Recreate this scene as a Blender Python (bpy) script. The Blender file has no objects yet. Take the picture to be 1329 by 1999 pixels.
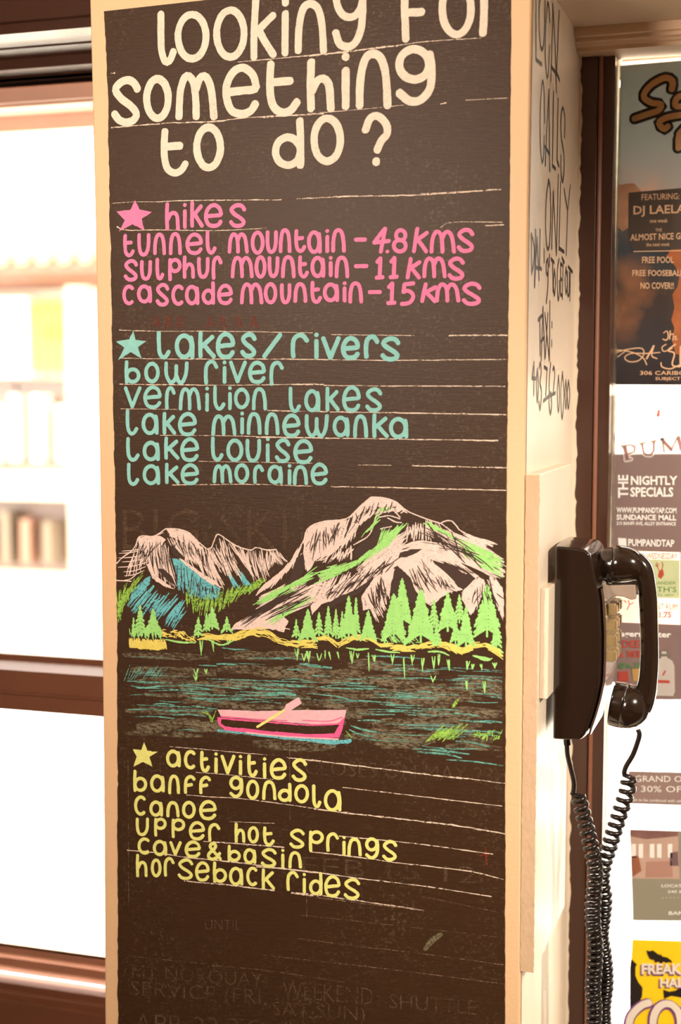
import bpy, bmesh, math, random
import numpy as np
from mathutils import Vector, Matrix
random.seed(7)
S = bpy.context.scene
COL = S.collection

# ------------------------------------------------------------------ camera
W, H, F = 1329, 1999, 2776.0
YAW, PITCH = math.radians(18.0), math.radians(5.04)
CAM = np.array([0.0, -1.5, 1.55])
cd = bpy.data.cameras.new('camera'); cam = bpy.data.objects.new('camera', cd); COL.objects.link(cam)
cam.location = CAM; cam.rotation_euler = (math.pi/2-PITCH, 0, YAW)
cd.sensor_fit = 'VERTICAL'; cd.sensor_height = 36.0; cd.lens = 36.0*F/H
cd.clip_start = 0.02; cd.clip_end = 200
cd.dof.use_dof = True; cd.dof.focus_distance = 1.63; cd.dof.aperture_fstop = 3.2
S.camera = cam
# ------------------------------------------------------------------ world, sun, lamps, exposure
wd = bpy.data.worlds.new('world'); S.world = wd; wd.use_nodes = True
bg = wd.node_tree.nodes['Background']
bg.inputs[0].default_value = (1.0, 0.97, 0.93, 1); bg.inputs[1].default_value = 13.0
sd = bpy.data.lights.new('sun', 'SUN'); sd.energy = 8.0; sd.angle = 0.01; sd.color = (1, .95, .86)
so = bpy.data.objects.new('sun', sd); COL.objects.link(so); so.rotation_euler = (math.radians(48), 0, math.radians(-12))
def area(name, loc, aim, size, power, col):
    l = bpy.data.lights.new(name, 'AREA'); l.shape = 'DISK'; l.size = size; l.energy = power; l.color = col
    o = bpy.data.objects.new(name, l); COL.objects.link(o); o.location = loc
    o.rotation_euler = (Vector(aim)-Vector(loc)).to_track_quat('-Z', 'Y').to_euler(); return o
area('standing_lamp_light', (-0.86, -1.38, 1.88), (-0.52, 0, 1.66), 0.3, 18.5, (1, .83, .67))
sp_ = bpy.data.lights.new('poster_fill_spot', 'SPOT'); sp_.energy = 210; sp_.spot_size = math.radians(46); sp_.spot_blend = .7; sp_.shadow_soft_size = .06; sp_.color = (1, .88, .74)  # unseen spot added to brighten the posters
spo = bpy.data.objects.new('poster_fill_spot', sp_); COL.objects.link(spo); spo.location = (1.25, -1.05, 2.3)
spo.rotation_euler = (Vector((.16, .36, 1.14))-Vector(spo.location)).to_track_quat('-Z', 'Y').to_euler()
S.view_settings.view_transform = 'Standard'; S.view_settings.look = 'None'
S.view_settings.gamma = 1; S.view_settings.use_curve_mapping = False
S.view_settings.exposure = 0.35

# ------------------------------------------------------------------ pixel -> point on a real plane
ca, sa, cy, sy = math.cos(math.pi/2-PITCH), math.sin(math.pi/2-PITCH), math.cos(YAW), math.sin(YAW)
RM = np.array([[cy, -sy, 0], [sy, cy, 0], [0, 0, 1]]) @ np.array([[1, 0, 0], [0, ca, -sa], [0, sa, ca]])
def on(px, py, ax, val):
    d = RM @ np.array([(px-W/2)/F, -(py-H/2)/F, -1.0])
    return CAM + d*((val-CAM[ax])/d[ax])
XL = on(180, 400, 1, 0)[0]          # pillar left edge
X1 = on(1034, 450, 1, 0)[0]         # pillar right edge (side face plane)
YJ = 0.325                           # jamb plane beside the pillar
PXM = 1/1820.0                       # metres per photo pixel on the pillar

# ------------------------------------------------------------------ materials
def srgb(r, g, b):
    f = lambda c: (c/255/12.92) if c/255 <= .04045 else ((c/255+.055)/1.055)**2.4
    return (f(r), f(g), f(b))
def mat(name, col, rough=.6, metal=0, spec=.5, bump=0, bscale=200, var=0, vscale=20, stretch=(1, 1, 1), trans=0, coat=0, emit=None):
    m = bpy.data.materials.new(name); m.use_nodes = True; nt = m.node_tree; N = nt.nodes; L = nt.links
    p = N['Principled BSDF']; p.inputs['Roughness'].default_value = rough; p.inputs['Metallic'].default_value = metal
    p.inputs['Specular IOR Level'].default_value = spec; p.inputs['Coat Weight'].default_value = coat
    tc = N.new('ShaderNodeTexCoord'); mp = N.new('ShaderNodeMapping'); mp.inputs['Scale'].default_value = stretch
    L.new(tc.outputs['Object'], mp.inputs[0])
    n = N.new('ShaderNodeTexNoise'); n.inputs['Scale'].default_value = vscale; n.inputs['Detail'].default_value = 5
    L.new(mp.outputs[0], n.inputs[0])
    mx = N.new('ShaderNodeMix'); mx.data_type = 'RGBA'
    k = 1-var
    mx.inputs[6].default_value = (*[c*k for c in col], 1); mx.inputs[7].default_value = (*[min(1, c*(1+var)) for c in col], 1)
    L.new(n.outputs[0], mx.inputs[0]); L.new(mx.outputs[2], p.inputs['Base Color'])
    if bump:
        n2 = N.new('ShaderNodeTexNoise'); n2.inputs['Scale'].default_value = bscale; n2.inputs['Detail'].default_value = 3
        L.new(mp.outputs[0], n2.inputs[0]); b = N.new('ShaderNodeBump'); b.inputs['Strength'].default_value = bump
        b.inputs['Distance'].default_value = .001; L.new(n2.outputs[0], b.inputs['Height']); L.new(b.outputs[0], p.inputs['Normal'])
    if trans:                        # thin paper: some of the daylight behind comes through
        tr = N.new('ShaderNodeBsdfTranslucent'); L.new(mx.outputs[2], tr.inputs[0])
        ms = N.new('ShaderNodeMixShader'); ms.inputs[0].default_value = trans
        L.new(p.outputs[0], ms.inputs[1]); L.new(tr.outputs[0], ms.inputs[2]); L.new(ms.outputs[0], N['Material Output'].inputs[0])
    return m
def chalk(name, col, cover=.9, solid=False, grain=650, stretch=(1, 1, 1), soft=.12, streak=0):
    """dry chalk: board shows through where the grain is missed"""
    m = bpy.data.materials.new(name); m.use_nodes = True; nt = m.node_tree; N = nt.nodes; L = nt.links
    p = N['Principled BSDF']; p.inputs['Roughness'].default_value = 1; p.inputs['Specular IOR Level'].default_value = .05
    tc = N.new('ShaderNodeTexCoord'); mp = N.new('ShaderNodeMapping'); mp.inputs['Scale'].default_value = stretch
    L.new(tc.outputs['Object'], mp.inputs[0])
    n = N.new('ShaderNodeTexNoise'); n.inputs['Scale'].default_value = grain; n.inputs['Detail'].default_value = 3; n.inputs['Roughness'].default_value = .7
    L.new(mp.outputs[0], n.inputs[0])
    n3 = N.new('ShaderNodeTexNoise'); n3.inputs['Scale'].default_value = 45; n3.inputs['Detail'].default_value = 3; L.new(mp.outputs[0], n3.inputs[0])
    ad = N.new('ShaderNodeMath'); ad.operation = 'MULTIPLY_ADD'; ad.inputs[1].default_value = .35; L.new(n3.outputs[0], ad.inputs[0]); L.new(n.outputs[0], ad.inputs[2])
    # coverage threshold
    t = .175 + .5 + (.5-cover)*.55
    mr = N.new('ShaderNodeMapRange'); mr.inputs[1].default_value = t-soft; mr.inputs[2].default_value = t+soft; L.new(ad.outputs[0], mr.inputs[0])
    n2 = N.new('ShaderNodeTexNoise'); n2.inputs['Scale'].default_value = 160; n2.inputs['Detail'].default_value = 4; L.new(tc.outputs['Object'], n2.inputs[0])
    mx = N.new('ShaderNodeMix'); mx.data_type = 'RGBA'
    mx.inputs[6].default_value = (*[c*.84 for c in col], 1); mx.inputs[7].default_value = (*[min(1, c*1.1) for c in col], 1)
    L.new(n2.outputs[0], mx.inputs[0]); L.new(mx.outputs[2], p.inputs['Base Color'])
    if solid:
        mo = N.new('ShaderNodeMix'); mo.data_type = 'RGBA'; mo.inputs[6].default_value = (*srgb(70, 48, 36), 1)
        L.new(mr.outputs[0], mo.inputs[0]); L.new(mx.outputs[2], mo.inputs[7]); L.new(mo.outputs[2], p.inputs['Base Color']); return m
    tb = N.new('ShaderNodeBsdfTransparent'); ms = N.new('ShaderNodeMixShader')
    L.new(mr.outputs[0], ms.inputs[0]); L.new(tb.outputs[0], ms.inputs[1]); L.new(p.outputs[0], ms.inputs[2])
    L.new(ms.outputs[0], N['Material Output'].inputs[0]); return m
CREAM = mat('cream_paint', srgb(240, 200, 156), .55, bump=.25, bscale=260, var=.03, vscale=9)
CREAM2 = mat('pale_wall_paint', srgb(233, 215, 192), .4, bump=.2, bscale=120, var=.03, vscale=9)
SOFF = mat('soffit_paint', srgb(205, 180, 150), .5, bump=.3, bscale=60, var=.06, vscale=5)
BROWN = mat('brown_gloss_paint', srgb(68, 40, 28), .3, bump=.25, bscale=90, var=.15, vscale=12, stretch=(1, 1, .3), coat=.3)
BEAD = mat('pale_brown_bead', srgb(140, 92, 72), .35, var=.1)  # lighter brown than the jamb boards
OUTTRIM = mat('flare_washed_trim', srgb(205, 160, 140), .6, var=.1)  # pinkish pale tone, wash of window flare put into the colour
BLK = mat('black_bakelite', srgb(34, 22, 15), .16, spec=.6, coat=.6, bump=.04, bscale=60)
BLK2 = mat('black_rubber_cord', srgb(30, 22, 19), .3, spec=.5)
CHROME = mat('chrome', (.85, .84, .82), .12, metal=1)
CLEARG = mat('smoky_plastic', srgb(150, 132, 118), .15, spec=.6)
KEYM = mat('beige_key_plastic', srgb(150, 125, 85), .3)
WHITEP = mat('white_paint_scraped', srgb(235, 225, 212), .6, var=.08, vscale=60)
MARK = mat('black_marker_ink', srgb(62, 48, 44), .5, var=.15, vscale=30)
PLY = mat('rough_sawn_board_edge', srgb(214, 182, 148), .8, bump=.9, bscale=190, var=.10, vscale=70, stretch=(1, 1, .5))
# chalkboard paint: fine horizontal roller grain and dusty residue
BOARD = bpy.data.materials.new('chalkboard_paint'); BOARD.use_nodes = True
def _board():
    nt = BOARD.node_tree; N = nt.nodes; L = nt.links; p = N['Principled BSDF']
    tc = N.new('ShaderNodeTexCoord')
    mp = N.new('ShaderNodeMapping'); mp.inputs['Scale'].default_value = (.25, 1, 1.6); L.new(tc.outputs['Object'], mp.inputs[0])
    g = N.new('ShaderNodeTexNoise'); g.inputs['Scale'].default_value = 420; g.inputs['Detail'].default_value = 3; L.new(mp.outputs[0], g.inputs[0])
    d = N.new('ShaderNodeTexNoise'); d.inputs['Scale'].default_value = 9; d.inputs['Detail'].default_value = 7; d.inputs['Roughness'].default_value = .65; L.new(tc.outputs['Object'], d.inputs[0])
    r = N.new('ShaderNodeMapRange'); r.inputs[1].default_value = .42; r.inputs[2].default_value = .8; r.inputs[4].default_value = .38; L.new(d.outputs[0], r.inputs[0])
    sp = N.new('ShaderNodeTexNoise'); sp.inputs['Scale'].default_value = 300; sp.inputs['Detail'].default_value = 2; L.new(tc.outputs['Object'], sp.inputs[0])
    s2 = N.new('ShaderNodeMapRange'); s2.inputs[1].default_value = .55; s2.inputs[2].default_value = .8; L.new(sp.outputs[0], s2.inputs[0])
    ml = N.new('ShaderNodeMath'); ml.operation = 'MULTIPLY'; L.new(r.outputs[0], ml.inputs[0]); L.new(s2.outputs[0], ml.inputs[1])
    m1 = N.new('ShaderNodeMix'); m1.data_type = 'RGBA'; m1.inputs[6].default_value = (*srgb(54, 34, 18), 1); m1.inputs[7].default_value = (*srgb(73, 48, 28), 1)
    L.new(g.outputs[0], m1.inputs[0])
    m2 = N.new('ShaderNodeMix'); m2.data_type = 'RGBA'; m2.inputs[7].default_value = (*srgb(170, 160, 130), 1)
    L.new(ml.outputs[0], m2.inputs[0]); L.new(m1.outputs[2], m2.inputs[6]); L.new(m2.outputs[2], p.inputs['Base Color'])
    b = N.new('ShaderNodeBump'); b.inputs['Strength'].default_value = .35; b.inputs['Distance'].default_value = .0006; L.new(g.outputs[0], b.inputs['Height']); L.new(b.outputs[0], p.inputs['Normal'])
    p.inputs['Roughness'].default_value = .5; p.inputs['Specular IOR Level'].default_value = .25
_board()
def glass():
    m = bpy.data.materials.new('window_glass'); m.use_nodes = True; nt = m.node_tree; N = nt.nodes; L = nt.links
    N.remove(N['Principled BSDF']); t = N.new('ShaderNodeBsdfTransparent'); g = N.new('ShaderNodeBsdfGlossy'); g.inputs['Roughness'].default_value = .02
    fr = N.new('ShaderNodeFresnel'); fr.inputs[0].default_value = 1.45; ms = N.new('ShaderNodeMixShader')
    t.inputs[0].default_value = (.95, .96, .95, 1)
    L.new(fr.outputs[0], ms.inputs[0]); L.new(t.outputs[0], ms.inputs[1]); L.new(g.outputs[0], ms.inputs[2]); L.new(ms.outputs[0], N['Material Output'].inputs[0]); return m
GLASS = glass()

# ------------------------------------------------------------------ mesh helpers
class MB:
    def __init__(s): s.v = []; s.f = []
    def add(s, vs, fs):
        k = len(s.v); s.v += [tuple(map(float, p)) for p in vs]; s.f += [tuple(k+i for i in f) for f in fs]
    def box(s, a, b):
        x0, y0, z0 = a; x1, y1, z1 = b
        s.add([(x0,y0,z0),(x1,y0,z0),(x1,y1,z0),(x0,y1,z0),(x0,y0,z1),(x1,y0,z1),(x1,y1,z1),(x0,y1,z1)],
              [(0,3,2,1),(4,5,6,7),(0,1,5,4),(1,2,6,5),(2,3,7,6),(3,0,4,7)])
    def prism(s, pts, d):            # polygon (3d) extruded along vector d
        n = len(pts); d = np.array(d, float); P = [np.array(p, float) for p in pts]
        s.add(P+[p+d for p in P], [tuple(range(n)), tuple(range(2*n-1, n-1, -1))]+[(i, n+i, n+(i+1) % n, (i+1) % n) for i in range(n)])
    def tube(s, pts, rad, seg=10, cap=True, ell=None):
        P = [np.array(p, float) for p in pts]; n = len(P)
        rad = rad if hasattr(rad, '__len__') else [rad]*n
        T = []
        for i in range(n):
            t = P[min(i+1, n-1)]-P[max(i-1, 0)]; T.append(t/(np.linalg.norm(t)+1e-12))
        u = np.cross(T[0], (0, 1, 0));
        if np.linalg.norm(u) < .1: u = np.cross(T[0], (1, 0, 0))
        u /= np.linalg.norm(u); vs = []
        for i in range(n):
            u = u-T[i]*np.dot(u, T[i]); u /= np.linalg.norm(u); w = np.cross(T[i], u)
            ra, rb = rad[i] if hasattr(rad[i], '__len__') else (rad[i], rad[i])
            for k in range(seg):
                a = 2*math.pi*k/seg; vs.append(P[i]+u*ra*math.cos(a)+w*rb*math.sin(a))
        fs = [(i*seg+k, i*seg+(k+1) % seg, (i+1)*seg+(k+1) % seg, (i+1)*seg+k) for i in range(n-1) for k in range(seg)]
        if cap: fs += [tuple(range(seg-1, -1, -1)), tuple(range((n-1)*seg, n*seg))]
        s.add(vs, fs)
    def ribbon(s, pts, w, n, jit=.06, taper=False, caps=True):
        """flat chalk or ink stroke along 3d points lying in a plane with normal n; w may be a number"""
        P = np.array(pts, float); seg = np.linalg.norm(np.diff(P, axis=0), axis=1); L = seg.sum()
        if L < 1e-6: return
        m = max(3, int(L/max(w*.35, .0009))+1); m = min(m, 90)
        cs = np.concatenate([[0], np.cumsum(seg)]); q = np.linspace(0, L, m)
        Q = np.stack([np.interp(q, cs, P[:, k]) for k in range(3)], 1)
        T = np.gradient(Q, axis=0); T /= np.linalg.norm(T, axis=1)[:, None]+1e-12
        Sd = np.cross(T, n); Sd /= np.linalg.norm(Sd, axis=1)[:, None]+1e-12
        Q = Q+np.array(n)*(np.linspace(0, 5e-5, m)[:, None])
        vs = []; j1 = j2 = 0
        for i in range(m):
            j1 = j1*.6+random.gauss(0, jit)*.6; j2 = j2*.6+random.gauss(0, jit)*.6
            k = 1.0
            if taper: k = .35+.65*math.sin(math.pi*min(max(i/(m-1), .04), .96))**.5
            hw = w/2*k; vs.append(Q[i]+Sd[i]*hw*(1+j1)); vs.append(Q[i]-Sd[i]*hw*(1+j2))
        fs = [(2*i, 2*i+1, 2*i+3, 2*i+2) for i in range(m-1)]
        if caps and not taper:
            for e, sg in ((0, -1), (m-1, 1)):
                k0 = len(vs); c = []
                for a in (.22, .4, .5, .6, .78):
                    an = math.pi*a; r = w/2*(1+random.gauss(0, jit))
                    c.append(Q[e]+Sd[e]*r*math.cos(an)+T[e]*sg*r*math.sin(an)*.8)
                vs += c; idx = [2*e]+[k0+i for i in range(5)]+[2*e+1]; fs.append(tuple(idx))
        s.add(vs, fs)
    def build(s, name, m, parent=None, smooth=False, bevel=0, label=None, kind=None, origin=True):
        me = bpy.data.meshes.new(name); o = bpy.data.objects.new(name, me); COL.objects.link(o)
        V = np.array(s.v); loc = np.zeros(3)
        if parent is None and origin: loc = np.array([(V[:, 0].min()+V[:, 0].max())/2, (V[:, 1].min()+V[:, 1].max())/2, V[:, 2].min()])
        me.from_pydata([tuple(p-loc) for p in V], [], s.f); me.materials.append(m); me.update()
        bm = bmesh.new(); bm.from_mesh(me)
        if bevel or smooth: bmesh.ops.remove_doubles(bm, verts=bm.verts, dist=1e-6)
        if bevel: bmesh.ops.recalc_face_normals(bm, faces=bm.faces)
        bm.to_mesh(me); bm.free()
        if smooth: me.polygons.foreach_set('use_smooth', [True]*len(me.polygons))
        o.location = loc
        if parent is not None:
            o.parent = parent; o.matrix_parent_inverse = Matrix.Translation(WL(parent)).inverted()
        if bevel:
            b = o.modifiers.new('bevel', 'BEVEL'); b.width = bevel; b.segments = 3; b.limit_method = 'ANGLE'; b.angle_limit = math.radians(28)
            me.polygons.foreach_set('use_smooth', [True]*len(me.polygons))
            wn = o.modifiers.new('wn', 'WEIGHTED_NORMAL')
        if label: o['label'] = label
        if kind: o['kind'] = kind
        return o
def WL(o):
    v = Vector(o.location)
    while o.parent: 
        if o.parent is not None and o.matrix_parent_inverse != Matrix.Identity(4): break
        o = o.parent; v += o.location
    return v if True else None
def thing(name, label, cat, loc, group=None, kind=None):
    o = bpy.data.objects.new(name, None); COL.objects.link(o); o.location = loc; o.empty_display_size = .02
    if kind: o['kind'] = kind
    if label: o['label'] = label
    if cat: o['category'] = cat
    if group: o['group'] = group
    return o
def tag(o, label, cat, group=None):
    o['label'] = label; o['category'] = cat
    if group: o['group'] = group
    return o
def smooth(pts, k=7):
    """Catmull-Rom through 2d points"""
    P = [np.array(p, float) for p in pts]
    if len(P) < 3: return P
    P = [2*P[0]-P[1]]+P+[2*P[-1]-P[-2]]; out = []
    for i in range(1, len(P)-2):
        for j in range(k):
            t = j/k; a, b, c, d = P[i-1], P[i], P[i+1], P[i+2]
            out.append(.5*((2*b)+(-a+c)*t+(2*a-5*b+4*c-d)*t*t+(-a+3*b-3*c+d)*t**3))
    out.append(P[-2]); return out
def ell(cx, cy_, rx, ry, a0=0, a1=360, n=22):
    return [(cx+rx*math.cos(math.radians(a0+(a1-a0)*i/n)), cy_+ry*math.sin(math.radians(a0+(a1-a0)*i/n))) for i in range(n+1)]

# ------------------------------------------------------------------ ROOM SHELL
def struct(name, mb, m, **k): o = mb.build(name, m, origin=False, **k); o['kind'] = 'structure'; return o
b = MB(); b.box((-3.4, -4.2, -.1), (2.6, .34, 0)); struct('floor', b, mat('floor_wood', srgb(92, 62, 44), .4, var=.2))
b = MB(); b.box((-3.4, -4.2, 2.75), (2.6, .6, 2.85)); struct('ceiling', b, mat('ceiling_paint', srgb(225, 205, 180), .8))
b = MB(); b.box((-3.5, -4.2, 0), (-3.4, .6, 2.75)); struct('wall_left', b, bpy.data.materials.get('left_panel') or mat('left_panel', srgb(130, 92, 66), .6, var=.2))
b = MB(); b.box((2.6, -4.2, 0), (2.7, .6, 2.75)); struct('wall_right', b, CREAM2)
b = MB(); b.box((-3.5, -4.3, 0), (2.7, -4.2, 2.75)); struct('wall_back', b, mat('dark_wood_panel', srgb(120, 84, 60), .6, var=.2))
# pillar with slightly bowed plaster edges, as old plaster stands
zs = np.linspace(0, 2.75, 56)
def edge_off(z, side):               # a few millimetres of bow
    t = max(0, 1-((z-1.40)/.62)**2); return (.0042 if side < 0 else -.0022)*t
b = MB(); vs = []; fs = []
ze = on(1130, 72, 1, YJ)[2]          # soffit height
for z in zs:
    xl = XL+edge_off(z, -1); xr = X1+edge_off(z, 1)
    ya = .46
    vs += [(xl, 0, z), (xr, 0, z), (xr, ya, z), (xl, ya, z)]
n = len(zs)
for i in range(n-1):
    for k in range(4): fs.append((4*i+k, 4*i+(k+1) % 4, 4*i+4+(k+1) % 4, 4*i+4+k))
fs += [(3, 2, 1, 0), tuple(4*(n-1)+k for k in range(4))]
b.add(vs, fs); struct('wall_pillar', b, CREAM, bevel=.003)
# the right face of the pillar is a paler layer with a ragged edge where it meets the brown jamb
b = MB(); zz = np.linspace(.55, ze, 240); k0 = 0
vs = []
for z in zz:
    xr = X1+edge_off(z, 1)+.0006; k0 = k0*.55+random.gauss(0, .0007)
    vs += [(xr, .0035, z), (xr, YJ+.012, z), (xr-.001, YJ-.0006, z), (X1+.0030+max(-.002, k0*1.0), YJ-.0006, z)]
b.add(vs, [(4*i, 4*i+1, 4*i+5, 4*i+4) for i in range(239)]+[(4*i+2, 4*i+3, 4*i+7, 4*i+6) for i in range(239)])
side = struct('wall_pillar_side', b, CREAM2)
b = MB(); b.box((-3.4, .34, 0), (XL, .6, on(90, 1999, 1, .3)[2]-.12)); struct('wall_front_left_below', b, BROWN)
b = MB(); b.box((X1, YJ+.02, 0), (2.6, .5, .62)); struct('wall_front_right_below', b, CREAM2)
b = MB(); b.box((1.25, YJ, .62), (2.6, .5, ze)); struct('wall_front_right', b, CREAM2)
b = MB(); b.box((-3.4, .3, on(90, 1999, 1, .3)[2]-.12), (-2.55, .6, 2.75)); struct('wall_front_left', b, CREAM2)
b = MB(); b.box((X1, .0, ze), (2.6, .6, 2.75)); struct('ceiling_soffit', b, SOFF)

# crown trim under the soffit, stepped profile
def pz(py, Y, px=1130): return on(px, py, 1, Y)[2]
zc = [pz(p, YJ-.03) for p in (72, 79, 86, 92, 101)]
b = MB(); y0 = YJ-.03
prof = [(y0-.018, ze), (y0-.018, zc[1]+.001), (y0-.012, zc[1]), (y0-.012, zc[2]), (y0-.006, zc[2]-.001), (y0-.004, zc[3]), (y0, zc[3]-.001), (y0, zc[4]), (YJ+.03, zc[4]), (YJ+.03, ze)]
b.prism([(X1+.001, y, z) for y, z in prof], (1.5, 0, 0)); struct('trim_1', b, mat('crown_paint', srgb(222, 190, 158), .35, var=.04))

# ------------------------------------------------------------------ RIGHT WINDOW (window_2)
win2 = thing('window_2', None, None, (X1+.3, YJ, .62), kind='structure')
xa = X1; xb = on(1168, 600, 1, YJ)[0]; xb0 = on(1160, 600, 1, YJ)[0]; xc = on(1192, 600, 1, YJ)[0]
b = MB(); b.box((xa, YJ, .5), (xb0, YJ+.05, ze)); b.build('jamb_board', BROWN, win2, bevel=.0015)
b = MB(); b.box((xb, YJ+.004, .5), (xc, YJ+.05, ze)); b.build('jamb_board', BROWN, win2, bevel=.0015)
b = MB(); b.tube([(xb-.0015, YJ+.002, .5), (xb-.0015, YJ+.002, ze-.02)], .0028, 8); b.box((xb0, YJ+.006, .5), (xb, YJ+.05, ze)); b.build('jamb_bead', BEAD, win2, smooth=False)
YG = YJ+.040
b = MB(); b.box((xc, YG, .62), (1.25, YG+.004, zc[4]+.02)); b.build('glass_pane', GLASS, win2)
b = MB(); vs = []; zz = np.linspace(.62, zc[4], 150)
for z in zz: vs += [(xc-.001, YG-.006, z), (xc+.0032+random.gauss(0, .0006), YG-.006, z)]
b.add(vs, [(2*i, 2*i+1, 2*i+3, 2*i+2) for i in range(149)]); b.build('light_leak_strip', mat('light_leak_white', srgb(225, 215, 190), .7, var=.25, vscale=90, trans=.9), win2)  # pale translucent strip standing in for daylight leaking beside the poster
# head piece of the right sash, sunlit outside trim seen above the poster
zt = [on(1260, p, 1, YG+.02)[2] for p in (92, 101, 106, 114)]
b = MB(); b.box((xc, YG+.014, zt[1]), (1.25, YG+.10, zt[0]+.06)); b.build('outer_head_trim', OUTTRIM, win2)
b = MB(); b.box((xc, YG+.03, zt[3]), (1.25, YG+.06, zt[2])); b.build('outer_head_bead', mat('cream_outer', srgb(230, 205, 185), .6), win2)

# ------------------------------------------------------------------ LEFT WINDOW (window_1): stacked mouldings
win1 = thing('window_1', None, None, (-1.6, .3, .6), kind='structure')
def profile(Y0, start, steps, px=90):
    """steps: (kind, py): F front face down to py, H level face to the depth that shows at py"""
    p = on(px, start, 1, Y0); y, z = Y0, p[2]; out = [(y, z)]
    for k, py in steps:
        if k == 'F': z = on(px, py, 1, y)[2]
        else: y = on(px, py, 2, z)[1]
        out.append((y, z))
    return out
def run(name, prof, m, close, x0=-2.6, x1=None, bevel=.001):
    b = MB(); x1 = XL-.001 if x1 is None else x1
    b.prism([(x0, y, z) for y, z in list(prof)+close], (x1-x0, 0, 0)); return b.build(name, m, win1, bevel=bevel)
# head, going down and outwards
p1 = profile(.14, -60, [('F', 36), ('H', 40), ('F', 60), ('H', 88), ('F', 91)])
ZT = 2.75
run('head_fascia', p1, BROWN, [(p1[-1][0]+.04, p1[-1][1]), (p1[-1][0]+.04, ZT), (.14, ZT)])
p2 = profile(p1[-1][0], 90, [('H', 110), ('F', 131), ('H', 146), ('F', 156)])
run('head_moulding', p2, BROWN, [(p2[-1][0]+.03, p2[-1][1]), (p2[-1][0]+.03, ZT), (p2[0][0], ZT)][0:2]+[(p2[0][0], ZT)])
p3 = profile(p2[-1][0], 156, [('H', 167), ('F', 195), ('H', 200), ('F', 203)])
run('sash_top_rail', p3, OUTTRIM, [(p3[-1][0]+.03, p3[-1][1]), (p3[-1][0]+.03, ZT), (p3[0][0], ZT)])
p4 = profile(p3[-1][0]+.005, 200, [('H', 224), ('F', 252), ('H', 267)])
run('outer_head', p4, mat('outer_head_flared', srgb(198, 160, 144), .6), [(p4[-1][0]+.02, p4[-1][1]), (p4[-1][0]+.02, ZT), (p4[0][0], ZT)])  # pale pink tone carries the flare of the bright window
YF = p4[-1][0]
# meeting rail
BRL = mat('brown_rail_flared', srgb(116, 74, 54), .6, spec=.22, bump=.2, bscale=60, var=.15)  # lighter than the jamb brown, window flare mixed into the colour
SILLC = mat('sunlit_sill_tint', srgb(225, 195, 165), .5, var=.08)  # cream with the daylight on the ledge tops put into it
m0 = profile(p3[-1][0], 1262, [('H', 1281)]); zb = on(90, 1400, 1, .33)[2]
run('meeting_rail_top', m0+[(m0[1][0], on(90, 1284, 1, m0[1][0])[2])], SILLC, [(m0[0][0], m0[1][1]-.02)])
m1 = profile(m0[1][0], 1281, [('F', 1291), ('H', 1313), ('F', 1354), ('H', 1356), ('F', 1360), ('H', 1359), ('F', 1391)])
run('meeting_rail', m1, BRL, [(m1[0][0]+.02, m1[-1][1]), (m1[0][0]+.02, m1[0][1]-.002), (m1[0][0]+.0005, m1[0][1]-.002)])
b = MB(); 
# bottom rail and sill
s0 = profile(.42, 1826, [('H', 1852)])
run('sill_slope', s0+[(s0[1][0], s0[1][1]-.006)], mat('lit_sill_top_beige', srgb(200, 160, 130), .4, var=.15, stretch=(.2, 1, 1), vscale=20), [(s0[0][0], s0[0][1]-.03)])  # beige lifted so the colour carries the light on the ledge top
s1 = profile(s0[1][0], 1852, [('F', 1870), ('H', 1880), ('F', 1895), ('H', 1930), ('F', 1943), ('H', 1950), ('F', 1963), ('H', 1967), ('F', 2110)])
run('sill_moulding', s1, BRL, [(s0[0][0], s1[-1][1]), (s0[0][0], s1[0][1]-.003), (s0[1][0]+.0005, s1[0][1]-.003)])
b = MB(); b.box((-2.6, s0[0][0]+.001, s0[0][1]-.05), (XL, s0[0][0]+.4, s0[0][1]-.004)); b.build('outer_sill', SILLC, win1)
zlo = s0[0][1]-.02
yg = p3[1][0]+.02
b = MB(); b.box((-2.6, yg, m0[0][1]-.01), (XL, yg+.004, p3[2][1]+.01)); b.build('glass_pane', GLASS, win1)
b = MB(); b.box((-2.6, yg-.05, zlo), (XL, yg-.046, m1[-1][1]+.01)); b.build('glass_pane', GLASS, win1)

# ------------------------------------------------------------------ STREET OUTSIDE
b = MB(); b.box((-40, .6, -.3), (40, 60, -.15)); struct('ground', b, mat('pale_pavement', srgb(205, 196, 182), .9, var=.06, vscale=2))
YB = 8.0
def ob(px0, py0, px1, py1, Y, d):     # box whose front face spans these photo pixels at depth Y
    a = on(px0, py1, 1, Y); c = on(px1, py0, 1, Y); return (a[0], Y, a[2]), (c[0], Y+d, c[2])
shop = thing('building', 'sunlit pale shopfront across the street, seen blurred through left window', 'building', (-4.5, YB, -.15))
b = MB(); a0, a1 = ob(-900, 470, 700, 1240, YB, 3); b.box((a0[0], a0[1], -.15), (a1[0]+9, a1[1], a1[2]+.1)); b.build('wall', mat('pale_stucco', srgb(206, 186, 164), .9, var=.04), shop)
DK = mat('display_window_brown', srgb(84, 62, 50), .4, var=.5, vscale=3)
for (x0, y0, x1, y1) in ((-150, 742, 30, 905), (38, 742, 150, 905), (-150, 962, 132, 1105)):
    b = MB(); b.box(*ob(x0, y0, x1, y1, YB-.05, .06)); w_ = b.build('display_window', DK, shop)
PAL = [srgb(190, 175, 160), srgb(120, 84, 66), srgb(210, 205, 190), srgb(92, 78, 62)]
for i in range(9):
    x = -60+i*21+random.uniform(-4, 4); lo = i % 2
    y0 = (1000 if lo else 780)+random.uniform(-15, 25)
    b = MB(); b.box(*ob(x, y0, x+14, (1100 if lo else 900), YB-.25, .18))
    b.build('display_item', mat('display_item_%d' % i, PAL[i % 4], .8), shop)
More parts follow.
